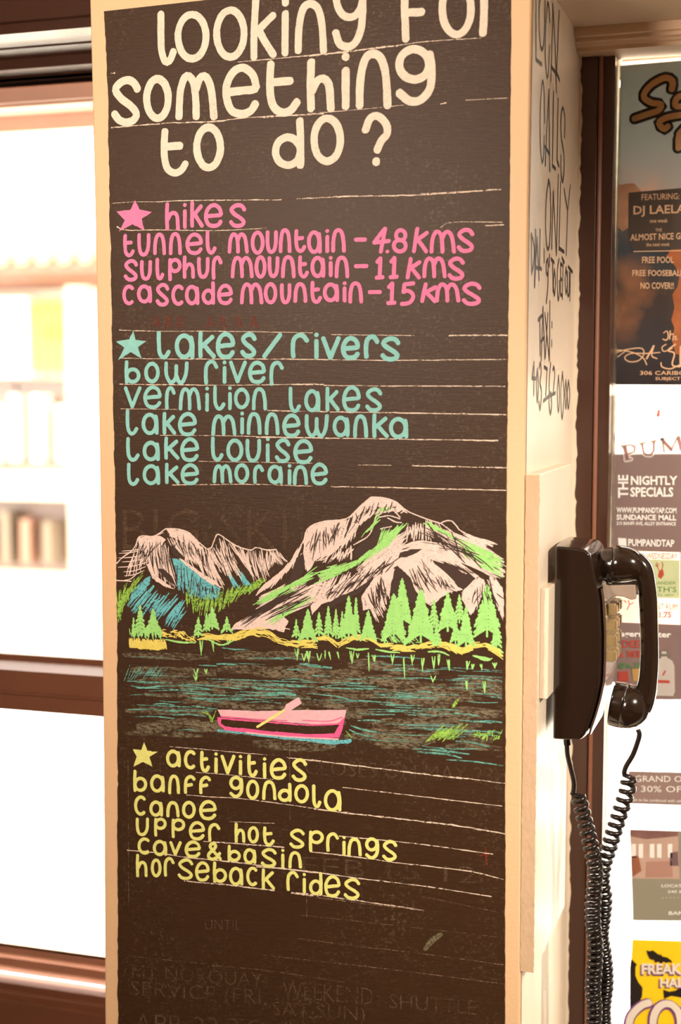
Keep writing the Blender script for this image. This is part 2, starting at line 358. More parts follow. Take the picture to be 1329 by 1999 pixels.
b = MB(); b.box(*ob(-400, 935, 600, 962, YB-.35, .3)); b.build('sill', mat('shop_sill', srgb(170, 150, 130), .8), shop)
aw = thing('awning', 'scalloped tile awning over the shopfront across the street', 'awning', (-4.5, YB-.8, 3))
a0, a1 = ob(-400, 492, 600, 545, YB-.9, .0)
b = MB(); b.prism([(a0[0], YB-.9, a0[2]), (a0[0], YB-.9, a0[2]+.07), (a0[0], YB-.002, a1[2]+.05), (a0[0], YB-.002, a0[2]-.05)], (a1[0]-a0[0], 0, 0)); b.build('canopy', mat('awning_shaded_clay', srgb(105, 66, 50), .8), aw)  # darker clay, shade under the awning put into the colour
for i in range(34):
    x = a0[0]+.1+i*.16
    b = MB(); b.tube([(x, YB-.93, a0[2]+.12), (x, YB-.08, a1[2]+.1)], .075, 8); b.build('tile', mat('clay_tile', srgb(150, 112, 84), .8) if i == 0 else bpy.data.materials['clay_tile'], aw)
b = MB(); b.box(*ob(62, 588, 132, 728, YB-.2, .198)); sg = tag(b.build('street_sign', mat('yellow_sign', srgb(150, 138, 40), .6)), 'yellow hanging sign blurred in the upper left window', 'sign')
b = MB(); b.box(*ob(85, 640, 128, 660, YB-.22, .02)); b.build('sign_band', mat('yellow_sign_band', srgb(120, 100, 14), .6), sg)
b = MB(); b.box(*ob(-60, 582, 52, 735, YB-.2, .198)); tag(b.build('sign_board', mat('white_sign', srgb(245, 240, 230), .7)), 'blank white sign board beside the yellow sign across the street', 'sign')
a_ = on(158, 800, 1, YB-1.2)
b = MB(); b.tube([(a_[0], YB-1.2, -.15), (a_[0], YB-1.2, on(158, 560, 1, YB-1.2)[2])], .09, 12); tag(b.build('street_post', mat('pale_post', srgb(140, 122, 104), .7)), 'pale round post standing on the pavement across the street', 'post')

# ------------------------------------------------------------------ CHALKBOARD
NB = np.array([0, -1.0, 0])
TH = .0012
cb = thing('chalkboard', 'tall black chalkboard panel painted on cream pillar, lettered in coloured chalk', 'chalkboard', ((XL+X1)/2, -.0005, .6))
LE = [(200, -200), (202, 0), (204, 60), (211, 200), (214, 400), (219, 640), (223, 915), (227, 1150), (229, 1300), (229, 1500), (230, 1999), (231, 2350)]
RE = [(999, -300), (997, 0), (994, 360), (992, 560), (991, 640), (988, 950), (987, 1200), (985.5, 1500), (985, 1999), (984, 2350)]
def edgex(T, y): return float(np.interp(y, [p[1] for p in T], [p[0] for p in T]))
pts = []
k = 0
for y in np.linspace(22, 2300, 300):
    k = k*.6+random.gauss(0, .5); pts.append((edgex(LE, y)+k, y))
for y in np.linspace(2300, -66, 300):
    k = k*.6+random.gauss(0, .35); pts.append((edgex(RE, y)+k, y))
P3 = [on(x, y, 1, -TH) for x, y in pts]
b = MB(); vs = []; N_ = 300
Lp = P3[:N_]; Rp = P3[N_:][::-1]
for i in range(N_): vs += [Lp[i], Rp[i], Lp[i]+np.array([0, TH-.0001, 0]), Rp[i]+np.array([0, TH-.0001, 0])]
fs = []
for i in range(N_-1):
    a = 4*i; fs += [(a, a+4, a+5, a+1), (a, a+2, a+6, a+4), (a+1, a+5, a+7, a+3)]
fs += [(0, 1, 3, 2), (4*(N_-1), 4*(N_-1)+2, 4*(N_-1)+3, 4*(N_-1)+1)]
b.add(vs, fs); b.build('board', BOARD, cb)

CW = chalk('chalk_white', srgb(246, 232, 214), .86, True)
CP = chalk('chalk_pink', srgb(255, 140, 186), 1.0, True)
CB = chalk('chalk_blue', srgb(150, 215, 210), .97, True)
CY = chalk('chalk_yellow', srgb(243, 243, 145), .97, True)
DW = chalk('chalk_rose_white', srgb(246, 222, 212), .86, grain=420)
DWs = chalk('chalk_rose_dry', srgb(240, 212, 200), .55, grain=420)
DB = chalk('chalk_sky_blue', srgb(120, 205, 215), .72, grain=420)
DT = chalk('chalk_teal_faint', srgb(120, 190, 175), .55, grain=380, stretch=(.5, 1, 1.5))
DG = chalk('chalk_green', srgb(172, 236, 138), .88, grain=500)
DGs = chalk('chalk_green_dry', srgb(165, 215, 95), .6, grain=420)
DY = chalk('chalk_gold', srgb(244, 226, 118), .9, grain=480)
DM = chalk('chalk_haze', srgb(160, 148, 122), .30, grain=330, stretch=(.6, 1, 1.6), soft=.2)
DH = chalk('chalk_hotpink', srgb(255, 105, 160), .9)
SCR = mat('bare_board_scratch', srgb(64, 43, 32), .7)
DP = chalk('chalk_pale_pink', srgb(255, 195, 205), .95)
GH = chalk('chalk_ghost', srgb(112, 90, 72), .47, grain=600)
GR = chalk('chalk_ghost_red', srgb(150, 60, 50), .5, grain=600)
LW = chalk('chalk_guide_line', srgb(250, 225, 205), .66, grain=330, soft=.08)

def ch(b, pts, w, off, T=None, sm=True, taper=False, jit=.05):
    """chalk stroke on the board; w in photo pixels, pts in crop units if T=(x0,y0,scale)"""
    if T: pts = [(T[0]+x/T[2], T[1]+y/T[2]) for x, y in pts]
    q = smooth(pts) if sm else pts
    b.ribbon([on(x, y, 1, -TH-off) for x, y in q], w*PXM, NB, jit=jit, taper=taper)
def poly(b, pts, off, T=None, rough=1.2, sub=5):
    if T: pts = [(T[0]+x/T[2], T[1]+y/T[2]) for x, y in pts]
    out = []
    for i in range(len(pts)):
        a = np.array(pts[i], float); c = np.array(pts[(i+1) % len(pts)], float)
        m = max(1, int(np.linalg.norm(c-a)/sub))
        for j in range(m): out.append(a+(c-a)*j/m+np.array([random.gauss(0, rough*.4), random.gauss(0, rough*.4)])*(j > 0))
    b.add([on(x, y, 1, -TH-off) for x, y in out], [tuple(range(len(out)))])

G = {
 'o': [ell(.5, .5, .5, .5, -80, 290)], 'a': [ell(.46, .52, .46, .48, -60, 310), [(.9, .12), (.97, .5), (.97, 1)]],
 'b': [[(.06, 0), (.03, .5), (.06, 1)], ell(.52, .68, .45, .31, -170, 180)],
 'c': [ell(.56, .5, .54, .5, -48, -308)], 'd': [[(.92, 0), (.95, .5), (.94, 1)], ell(.48, .68, .46, .31, -10, 350)],
 'e': [[(.1, .53), (.5, .5), (.95, .46), (.96, .34), (.85, .13), (.55, 0), (.24, .1), (.04, .38), (.04, .68), (.2, .93), (.52, 1), (.8, .94), (.96, .78)]],
 'f': [[(.12, 1), (.1, .6), (.18, .22), (.5, .02), (.8, .03), (1, .17)], [(.15, .57), (.75, .5)]],
 'g': [ell(.47, .3, .44, .29, -30, 330), [(.92, .1), (.98, .4), (.93, .75), (.68, .97), (.35, 1), (.02, .84)]],
 'h': [[(.08, 0), (.05, .5), (.08, 1)], [(.12, .62), (.35, .4), (.65, .36), (.88, .52), (.94, 1)]],
 'i': [[(.5, .3), (.5, 1)], [(.5, .03), (.5, .06)]],
 'k': [[(.08, 0), (.06, .5), (.08, 1)], [(.9, .16), (.15, .58)], [(.32, .5), (.6, .72), (1, 1)]],
 'l': [[(.06, 0), (.05, .4), (.12, .8), (.38, 1), (.7, .97), (.95, .78)]],
 'm': [[(.02, 1), (.06, .4), (.18, .06), (.32, .03), (.44, .2), (.49, .6), (.5, 1)], [(.49, .35), (.6, .08), (.76, .03), (.9, .25), (.96, .6), (1, 1)]],
 'n': [[(.03, 1), (.06, .5), (.22, .1), (.5, 0), (.78, .12), (.93, .5), (.98, 1)]],
 'p': [[(.08, .02), (.06, .5), (.08, 1)], ell(.52, .3, .44, .28, -170, 180)],
 'r': [[(.1, 1), (.06, .6), (.14, .2), (.42, .02), (.72, .03), (.98, .26)]],
 's': [[(.97, .22), (.8, .05), (.5, .0), (.2, .1), (.08, .24), (.3, .43), (.7, .62), (.93, .8), (.8, .95), (.5, 1), (.22, .95), (.03, .8)]],
 't': [[(.08, 0), (.05, .5), (.16, .86), (.45, 1), (.75, .95), (.97, .78)], [(.1, .38), (.75, .35)]],
 'u': [[(.04, 0), (.04, .5), (.16, .88), (.42, 1), (.72, .93), (.93, .6), (.96, .0)]],
 'v': [[(0, 0), (.47, 1)], [(.47, 1), (1, 0)]],
 'w': [[(.03, 0), (.04, .6), (.2, .98), (.36, .96), (.48, .7), (.5, .15)], [(.49, .6), (.6, .95), (.78, .98), (.93, .6), (.98, 0)]],
 '1': [[(.12, .2), (.62, .0)], [(.62, 0), (.5, 1)], [(.0, 1), (.98, .97)]],
 '4': [[(.72, 0), (.35, .3), (0, .6)], [(0, .6), (1, .53)], [(.74, 0), (.58, .5), (.45, 1)]],
 '5': [[(.98, .0), (.25, .05)], [(.25, .05), (.15, .42)], [(.15, .42), (.5, .36), (.88, .5), (.92, .72), (.6, .95), (0, 1)]],
 '8': [ell(.55, .24, .36, .24, -80, 285), ell(.48, .73, .46, .27, -85, 280)],
 '-': [[(0, .5), (1, .4)]], '.': [[(.5, .4), (.5, .6)]], '/': [[(1, 0), (.5, .5), (0, 1)]],
 'K': [[(.35, 0), (.12, 1)], [(1, .18), (.28, .52)], [(.4, .5), (.65, .72), (.95, 1)]],
 '?': [[(.0, .3), (.2, .06), (.55, .0), (.9, .16), (.96, .36), (.7, .52), (.52, .72)], [(.48, .93), (.48, .98)]],
 '&': [[(1, .98), (.25, .3), (.22, .1), (.42, 0), (.62, .12), (.5, .35), (.1, .65), (.08, .88), (.35, 1), (.7, .9), (.95, .62)]],
}
A1, A2 = (180, 0, 2.658), (600, 0, 2.658)
A3, A4 = (200, 370, 3.3225), (580, 370, 3.3225)
A5, A6 = (210, 630, 3.3225), (500, 630, 2.658)
A7, A8 = (220, 1440, 3.3225), (500, 1440, 2.658)
def letters(spec, T, b, w, off=.0003):
    """spec: (char, x0, y0, x1, y1) ink extents in crop units; w stroke in crop units"""
    for c, x0, y0, x1, y1 in spec:
        h = w/2
        X0, X1_, Y0, Y1 = x0+h, x1-h, y0+h, y1-h
        if X1_ < X0: X0 = X1_ = (x0+x1)/2
        for st in G[c]:
            q = [(X0+x*(X1_-X0), Y0+y*(Y1-Y0)) for x, y in st]
            ch(b, q, w/T[2]*1.04, off+random.uniform(0, 8e-5), T, sm=len(st) < 20)
def line_obj(name, label, groups, m, w, extra=None):
    b = MB(); col = label.split(' chalk')[0]; word = ''; last = None; first = True
    def flush():
        nonlocal b, word
        if word: b.build('chalk_lettering', m, cb, label=(col+(' chalk word ' if word[0].isalpha() else ' chalk sign ')+word.lower()) if extra is None else label)
        b = MB(); word = ''
    for spec, T in groups:
        for g in spec:
            px0 = T[0]+g[1]/T[2]; px1 = T[0]+g[3]/T[2]
            if last is not None and extra is None and (px0-last > max(w/3.3225*1.7, 11) or g[0] in '-/?&' or (word[-1:] in ('-', '/', '&')) or (g[0] in '14' and not word[-1:] in ('1', '.')) or (g[0] == 'K' and word[-1:] in ('8', '1', '5'))): flush()
            letters([g], T, b, w*T[2]/3.3225); word += g[0]; last = px1
    if extra: extra(b)
    flush()
wW = 50
# heading
def ex1(b):
    for st in ([(852, -60), (845, 60), (840, 150), (838, 298)], [(940, 78), (862, 155)], [(862, 150), (895, 215), (940, 285)], [(1002, -5), (1002, 18)], [(1002, 68), (1000, 278)]):
        ch(b, st, 15.0, .0003, A1)
    for st in (ell(218, -15, 68, 105, 180, -60), [(285, -80), (286, 60), (276, 160), (245, 225), (205, 243), (165, 225), (146, 168)],
               [(505, -40), (505, 60), (510, 205)], [(515, 66), (595, 62)], [(915, -80), (916, 60), (910, 175)]): ch(b, st, 15.0, .00036, A2)
line_obj('w', 'large white chalk words looking for', [([('l', 333, 52, 445, 340), ('o', 425, 55, 610, 325), ('o', 626, 33, 808, 316), ('n', 1045, 0, 1222, 285)], A1), ([('o', 680, -110, 868, 200)], A2)], CW, 48, ex1)
line_obj('w', 'large white chalk word something', [([('s', 90, 395, 260, 655), ('o', 262, 388, 415, 635), ('m', 425, 370, 652, 628), ('e', 670, 330, 875, 612), ('t', 893, 310, 1088, 605), ('h', 1105, 300, 1265, 587)], A1),
    ([('i', 172, 262, 225, 575), ('n', 245, 258, 440, 570), ('g', 450, 232, 668, 545)], A2)], CW, 52)
line_obj('w', 'large white chalk words to do and question mark', [([('t', 347, 660, 508, 917), ('o', 522, 640, 685, 890), ('d', 928, 605, 1108, 880), ('o', 1130, 593, 1307, 857)], A1), ([('?', 280, 582, 438, 870)], A2)], CW, 50)
def star(pts, T, m, lab):
    b = MB(); poly(b, pts, .0004, T, .8); b.build('chalk_star', m, cb, label=lab)
star([(212,68),(240,130),(320,145),(255,188),(272,265),(195,225),(105,272),(145,200),(90,142),(180,132)], A3, CP, 'pink chalk star')
star([(167,48),(182,112),(252,120),(198,158),(220,235),(150,190),(68,243),(108,162),(55,122),(140,108)], A5, CB, 'pale blue chalk star')
star([(203,30),(225,85),(293,92),(238,125),(257,190),(198,158),(135,188),(155,122),(130,75),(185,80)], A7, CY, 'yellow chalk star')
line_obj('w', 'pink chalk word hikes', [([('h',400,80,508,270),('i',520,80,548,258),('k',563,70,660,250),('e',655,88,785,250),('s',815,88,937,250)], A3)], CP, 27)
line_obj('w', 'pink chalk line tunnel mountain 4.8 kms', [([('t',130,285,213,440),('u',222,280,315,435),('n',325,278,415,428),('n',427,275,518,428),('e',535,278,655,425),('l',665,262,745,422),('m',808,275,950,418),('o',960,265,1052,425),('u',1055,262,1140,418),('n',1140,250,1228,415),('t',1240,255,1325,412)], A3),
    ([('a',62,258,162,418),('i',178,250,212,415),('n',218,250,318,412),('-',365,308,455,342),('4',485,240,610,418),('.',570,385,600,420),('8',612,250,722,415),('K',732,240,855,415),('m',855,258,1030,418),('s',1030,248,1153,412)], A4)], CP, 26)
line_obj('w', 'pink chalk line sulphur mountain 11 kms', [([('s',133,450,235,598),('u',240,455,325,592),('l',340,440,405,590),('p',420,440,518,598),('h',515,425,605,582),('u',610,435,698,580),('r',703,428,782,588),('m',828,428,982,578),('o',985,425,1065,580),('u',1068,430,1150,575),('n',1155,425,1255,578)], A3),
    ([('t',2,425,80,578),('a',85,425,185,575),('i',200,425,235,570),('n',240,428,340,578),('-',365,480,465,514),('1',500,432,570,585),('1',590,430,662,582),('K',692,435,808,585),('m',808,432,970,578),('s',970,435,1092,592)], A4)], CP, 26)
line_obj('w', 'pink chalk line cascade mountain 15 kms', [([('c',125,615,212,752),('a',222,610,325,740),('s',340,605,438,760),('c',443,615,535,755),('a',533,612,632,752),('d',640,592,735,750),('e',740,610,850,750),('m',888,600,1045,748),('o',1045,600,1135,745),('u',1148,605,1228,745)], A3),
    ([('n',-27,600,68,738),('t',82,590,165,742),('a',165,598,275,732),('i',290,590,325,735),('n',328,595,430,742),('-',455,650,552,680),('1',575,595,648,750),('5',663,595,770,755),('K',785,600,912,738),('m',890,600,1058,735),('s',1062,598,1200,755)], A4)], CP, 26)
line_obj('w', 'pale blue chalk heading lakes rivers', [([('l',313,50,415,238),('a',433,62,568,238),('k',580,52,705,235),('e',697,58,832,238),('s',855,60,972,232),('/',1000,62,1135,235)], A5),
    ([('r',172,52,278,188),('i',297,45,328,192),('v',335,68,440,195),('e',437,68,542,195),('r',553,60,642,190),('s',640,70,752,202)], A6)], CB, 31)
line_obj('w', 'pale blue chalk line bow river', [([('b',105,240,218,398),('o',235,252,340,395),('w',362,248,530,400),('r',618,238,722,405),('i',742,238,775,400),('v',785,243,905,395),('e',907,245,1030,398),('r',1043,245,1147,412)], A5)], CB, 27)
line_obj('w', 'pale blue chalk line vermilion lakes', [([('v',103,410,222,558),('e',228,405,355,560),('r',367,410,445,568),('m',457,415,608,572),('i',630,408,660,580),('l',680,405,770,570),('i',775,405,812,570),('o',817,420,922,562),('n',932,418,1037,572)], A5),
    ([('l',165,330,237,468),('a',248,340,335,465),('k',355,330,435,462),('e',443,325,545,465),('s',562,335,658,465)], A6)], CB, 26)
line_obj('w', 'pale blue chalk line lake minnewanka', [([('l',112,558,205,732),('a',218,578,335,730),('k',350,575,448,730),('e',452,578,583,738),('m',668,592,838,735),('i',855,570,890,728),('n',898,578,1002,730),('n',1015,580,1118,732)], A5),
    ([('e',133,470,233,597),('w',248,472,380,597),('a',395,478,487,595),('n',500,475,583,600),('k',597,468,690,600),('a',688,485,792,603)], A6)], CB, 27)
line_obj('w', 'pale blue chalk line lake louise', [([('l',115,738,215,902),('a',225,760,343,900),('k',360,735,470,892),('e',467,742,597,905),('l',665,735,758,900),('o',768,750,882,905),('u',890,750,1000,908),('i',1022,735,1055,910),('s',1080,748,1190,912)], A5), ([('e',190,602,298,735)], A6)], CB, 27)
line_obj('w', 'pale blue chalk line lake moraine', [([('l',120,905,212,1058),('a',225,912,345,1055),('k',365,905,470,1050),('e',470,910,597,1055),('m',677,915,812,1045),('o',820,910,920,1045),('r',938,918,1018,1048),('a',1035,915,1140,1050),('i',1162,910,1198,1055)], A5), ([('n',187,738,272,845),('e',280,725,375,845)], A6)], CB, 26)
line_obj('w', 'yellow chalk word activities', [([('a',343,72,445,195),('c',458,78,545,208),('t',562,82,635,228),('i',655,88,685,235),('v',697,108,798,240),('i',812,105,845,247),('t',868,105,945,258),('i',970,120,1000,268),('e',1015,132,1132,275),('s',1155,132,1265,288)], A7)], CY, 25)
line_obj('w', 'yellow chalk line banff gondola', [([('b',128,205,228,355),('a',240,232,342,358),('n',355,238,440,370),('f',453,240,540,368),('f',552,245,640,370),('g',752,245,850,392),('o',863,270,952,405),('n',965,275,1065,408),('d',1068,290,1165,420),('o',1175,300,1275,428)], A7), ([('l',287,240,342,367),('a',350,262,445,385)], A8)], CY, 24)
line_obj('w', 'yellow chalk word canoe', [([('c',135,373,222,508),('a',235,402,330,515),('n',343,410,437,520),('o',447,408,540,528),('e',557,403,678,537)], A7)], CY, 24)
line_obj('w', 'yellow chalk line upper hot springs', [([('u',145,515,240,640),('p',262,515,355,645),('p',375,520,475,655),('e',490,540,602,668),('r',612,552,702,678),('h',785,548,865,685),('o',873,572,950,688),('t',970,572,1055,705),('s',1140,590,1250,722)], A7),
    ([('p',268,478,355,595),('r',358,490,432,595),('i',443,505,468,615),('n',470,518,550,618),('g',562,515,640,632),('s',650,530,735,642)], A8)], CY, 23)
line_obj('w', 'yellow chalk line cave and basin', [([('c',158,645,247,760),('a',258,658,357,770),('v',365,668,450,768),('e',463,665,575,782),('&',605,675,710,800),('b',740,692,835,808),('a',845,712,935,822),('s',955,715,1068,845),('i',1088,715,1118,850),('n',1135,735,1230,852)], A7)], CY, 23)
line_obj('w', 'yellow chalk line horseback rides', [([('h',145,750,232,908),('o',245,782,318,908),('r',325,772,405,905),('s',415,782,528,925),('e',530,800,632,935),('b',645,800,745,945),('a',752,832,850,962),('c',863,835,945,965),('k',960,845,1055,988),('r',1120,862,1210,998)], A7),
    ([('i',237,697,262,810),('d',272,695,348,820),('e',350,712,440,830),('s',450,728,543,842)], A8)], CY, 23)
# ruled guide lines, drawn with a hard chalk
gl = [(A1, [(755,322),(1080,292),(1329,265)], 1.6), (A2, [(0,290),(180,272),(350,250),(470,236)], 2.2), (A2, [(470,236),(620,215),(900,197)], 1.2), (A1, [(98,662),(380,640),(640,630),(790,612),(1200,590)], 2.2),
  (A1, [(890,608),(1000,598)], 3), (A1, [(92,380),(118,378)], 2.2), (A2, [(0,590),(250,570),(500,545)], 1), (A2, [(820,520),(1040,508)], .8), (A2, [(690,540),(720,534)], 1.6),
  (A3, [(60,90),(200,80),(350,80)], .9), (A3, [(350,80),(520,72),(900,68),(1160,66)], 1.5), (A4, [(0,60),(350,44),(800,35),(1290,0)], 2), (A4, [(800,28),(1100,12),(1320,0)], 1.4), (A3, [(95,245),(170,264),(400,262),(750,266),(1060,250)], 1.5), (A4, [(930,245),(1010,212),(1329,212)], 1.2), (A4, [(1215,234),(1340,230)], 1.6), (A3, [(95,240),(125,262)], 2),
  (A5, [(75,48),(330,55),(700,55),(1329,65)], 1.2), (A6, [(390,62),(820,66)], 1.1), (A6, [(1000,66),(1305,65)], 2), (A5, [(90,230),(400,235),(900,235),(1329,238)], 1.4), (A6, [(130,188),(700,195),(1300,190)], 1.6),
  (A5, [(75,398),(200,400),(800,405),(1329,398)], 1.4), (A6, [(190,320),(350,320)], 2), (A6, [(350,325),(700,328),(1290,330)], 1.5), (A5, [(85,558),(450,562)], 1), (A6, [(60,455),(350,462),(800,468),(1295,478)], 2),
  (A5, [(340,730),(700,732),(1100,742)], 1.1), (A6, [(0,594),(600,602),(1255,612)], 2), (A5, [(590,898),(1329,912)], 1), (A6, [(530,738),(700,740)], .9), (A6, [(810,742),(1300,753)], 1.8), (A5, [(420,1052),(900,1048),(1329,1060)], 1.6), (A6, [(390,850),(800,858),(1300,870)], 1.8), (A6, [(0,838),(50,838)], 1.5),
  (A7, [(370,58),(640,80),(830,98),(1000,112)], 1.2), (A8, [(160,104),(290,118),(620,158),(950,198),(1100,212)], 2.4), (A8, [(1100,212),(1290,238)], 1.4), (A7, [(540,225),(740,240),(1040,272)], 1.3), (A8, [(450,258),(860,306),(1275,355)], 1.4),
  (A7, [(480,372),(640,385),(860,398),(1329,462)], 1.6), (A8, [(300,370),(480,392),(820,430),(1050,458),(1290,498)], 2.6), (A7, [(760,545),(1050,556)], 1), (A8, [(430,510),(830,550),(1230,605)], 1.7), (A7, [(590,672),(850,690),(1110,712)], 2.4), (A8, [(280,592),(460,612),(780,655),(1100,692),(1280,735)], 2.0), (A7, [(95,730),(270,745),(440,770),(590,788),(850,815),(1329,878)], 2.3),
  (A8, [(0,670),(240,690),(500,725),(900,775),(1220,825)], 2.0), (A7, [(465,930),(740,955),(1050,992)], 2.3), (A7, [(1160,1010),(1329,1028)], 2.3), (A8, [(185,805),(300,815),(540,848),(860,895)], 2.2)]
b = MB()
for T, p, w in gl: ch(b, p, w, .0002+random.uniform(0, 3e-5), T, jit=.5)
T9 = (220, 1750, 1.704)
b.build('guide_line', LW, cb, label='thin ruled lines in dry pinkish white chalk', kind='stuff'); b = MB()
for p, w in (([(650,0),(850,25),(950,35),(1035,46)], 2), ([(610,60),(900,92),(1280,135)], .7), ([(615,140),(885,175)], .9), ([(50,198),(320,225)], .7), ([(330,230),(500,245),(770,285)], .9), ([(500,195),(790,227)], .9), ([(790,227),(1000,252),(1305,292)], 1.1), ([(880,172),(1100,200),(1305,228)], 1.1), ([(1030,0),(1280,52)], .8)):
    ch(b, p, w, .0002+random.uniform(0, 3e-5), T9, jit=.5)
for x, y0, y1 in ((565, 1445, 1600), (250, 1480, 1760), (598, 1740, 1790)): ch(b, [(x, y0), (x+1, y1)], 1, .00018, jit=.4)
b.build('guide_line', chalk('chalk_faint_line', srgb(150, 122, 100), .52, grain=330, soft=.1), cb, label='faint worn ruled lines', kind='stuff')

# ---- type helper: built-in font outlines laid into a quad on a real plane
def typeset(b, s, x0, y0, x1, y1, f, slope=0, bold=0, shear=0, ytop=None):
    cu = bpy.data.curves.new('t', 'FONT'); cu.body = s; cu.offset = bold; cu.resolution_u = 2
    o = bpy.data.objects.new('t', cu); COL.objects.link(o)
    bpy.context.view_layer.update()
    me = o.to_mesh(); V = np.array([v.co[:] for v in me.vertices]); Fc = [tuple(p.vertices) for p in me.polygons]; o.to_mesh_clear()
    bpy.data.objects.remove(o); bpy.data.curves.remove(cu)
    mn, mx_ = V.min(0), V.max(0); out = []
    for v in V:
        u = (v[0]-mn[0])/(mx_[0]-mn[0]); w = (v[1]-mn[1])/(mx_[1]-mn[1])
        px = x0+u*(x1-x0)+shear*w*(y1-y0); py = y1+w*(y0-y1)+slope*(px-x0); out.append(f(px, py))
    b.add(out, Fc)
fb = lambda px, py: on(px, py, 1, -TH-.0002)
for s, x0, y0, x1, y1, sl in (('MT NORQUAY', 258, 1882, 512, 1915, .07), ('WEEKEND', 552, 1915, 728, 1948, .08), ('SHUTTLE', 760, 1940, 930, 1968, .08), ('SERVICE (FRI,', 255, 1914, 520, 1952, .07), ('SAT SUN)', 532, 1955, 712, 1990, .06),
        ('APR 22 TO', 262, 1978, 520, 2015, .05), ('CLOSES ON MAY 23)', 596, 1482, 975, 1522, .045), ('BIG SKI', 240, 994, 560, 1072, .0), ('FEB 15 12', 590, 1672, 930, 1705, .06), ('UNTIL', 400, 1795, 470, 1815, .02)):
    b = MB(); typeset(b, s, x0, y0, x1, y1, fb, sl, bold=-.012); b.build('rubbed_out_lettering', GH, cb, label='faint rubbed out capital letters')
b = MB()
for x in (300, 322, 345, 405, 428, 460, 490): ch(b, [(x, 640), (x+6, 618), (x+12, 640)], 2.5, .0002); ch(b, [(x+3, 632), (x+10, 632)], 2, .0002)
ch(b, [(937, 1670), (960, 1665)], 3, .0002); ch(b, [(948, 1655), (950, 1688)], 4, .0002)
b.build('rubbed_out_mark', GR, cb, label='faint rubbed out red marks')
b = MB(); GS = chalk('chalk_smudge', srgb(150, 140, 110), .45, grain=500, soft=.25)
ch(b, [(828, 1855), (842, 1838), (863, 1822)], 12, .0002, taper=True)
b.build('chalk_smudge', GS, cb)

# ---- the chalk landscape
B1, B2, B3, B4 = (220, 960, 3.3225), (600, 960, 3.3225), (220, 1200, 3.3225), (600, 1200, 3.3225)
def par(P, t):
    P = np.array(P, float); d = np.linalg.norm(np.diff(P, axis=0), axis=1); c = np.concatenate([[0], np.cumsum(d)]); c /= c[-1]
    return np.array([np.interp(t, c, P[:, 0]), np.interp(t, c, P[:, 1])])
def hatch(b, c0, c1, n, w, T, off=.0003, jit=6, bend=.05, lo=0., hi=1., var=.25):
    for i in range(n):
        t = (i+random.uniform(-.4, 1.4))/n; t = min(max(t, 0), 1)
        p = par(c0, t); q = par(c1, min(max(t+random.gauss(0, .015), 0), 1))
        a = random.uniform(lo, lo+var); z = random.uniform(hi-var, hi)
        s, e = p+(q-p)*a, p+(q-p)*z
        s = s+np.random.normal(0, jit, 2); e = e+np.random.normal(0, jit, 2)
        m = (s+e)/2; d = e-s; m = m+np.array([-d[1], d[0]])*bend*random.uniform(.3, 1)
        ch(b, [s, m, e], w*random.uniform(.6, 1.3), off+random.uniform(0, 1.2e-4), T, taper=True, jit=.15)
np.random.seed(5)
# left range
b = MB()
hatch(b, [(150,330),(200,290),(260,292),(330,300)], [(75,560),(130,560),(200,500),(240,470)], 30, 2.2, B1, jit=8, var=.5)
for y, x0, x1 in ((385,240,60),(400,220,40),(430,240,35),(455,235,60),(490,230,35),(520,215,70),(545,205,75),(575,150,70),(300,330,170)):
    ch(b, [(x0, y-35), ((x0+x1)/2, y-8), (x1, y)], 2.2, .0003+random.uniform(0, 1e-4), B1, taper=True, jit=.2)
poly(b, [(165,305),(205,290),(300,285),(345,310),(300,380),(235,440),(220,400),(170,370)], .00031, B1, 2)
hatch(b, [(240,330),(300,310),(355,335)], [(250,540),(330,610),(425,630)], 42, 2.6, B1, jit=6, var=.3)
poly(b, [(220,470),(250,460),(300,560),(400,632),(330,612),(255,560)], .00032, B1, 2)
poly(b, [(345,240),(400,240),(450,250),(500,270),(560,330),(600,400),(560,420),(520,370),(470,330),(420,310),(370,290)], .0003, B1, 2)
hatch(b, [(350,250),(450,255),(560,330),(625,378)], [(430,430),(560,520),(660,600),(735,640)], 62, 2.6, B1, jit=7, bend=.08, var=.35)
hatch(b, [(400,400),(520,500)], [(600,560),(730,632)], 14, 3, B1, jit=6, var=.2)
hatch(b, [(630,370),(665,310),(685,280),(740,312)], [(690,500),(740,560),(790,590),(850,560)], 40, 2.3, B1, jit=6, var=.35)
hatch(b, [(740,312),(860,372),(940,366),(1062,378)], [(870,470),(930,590),(990,590),(1040,480)], 62, 2.0, B1, jit=6, var=.4)
hatch(b, [(1000,378),(1070,378)], [(1090,500),(1135,450)], 10, 1.8, B1, jit=4)
for p in ([(25,465),(60,430),(120,385),(150,345),(165,300),(200,285),(260,290),(310,265),(345,238)], [(345,240),(400,240),(450,248),(500,270),(550,320),(615,375)], [(615,372),(640,360),(660,310),(682,275),(740,310),(800,350),(890,378),(930,362),(1000,378),(1060,375)], [(1060,375),(1075,410),(1132,452)], [(20,575),(120,580)]):
    ch(b, p, 2.6, .00042, B1, jit=.25)
b2 = MB()
hatch(b2, [(240,310),(340,310)], [(270,560),(400,620)], 16, 1.8, B1, off=.00052, jit=10, var=.5); hatch(b2, [(370,270),(520,300),(600,380)], [(420,420),(560,470),(640,560)], 34, 1.7, B1, off=.00052, jit=10, bend=.06, var=.5)
hatch(b2, [(180,320),(300,330)], [(150,500),(230,430)], 12, 1.8, B1, off=.00052, jit=10, var=.5); hatch(b2, [(650,340),(760,350)], [(700,480),(820,500)], 14, 1.8, B1, off=.00052, jit=8, var=.5)
poly(b2, [(292,498),(330,500),(380,545),(408,602),(370,585),(320,545)], .00053, B1); poly(b2, [(372,345),(400,360),(440,400),(470,430),(455,440),(400,415),(380,380)], .00053, B1)
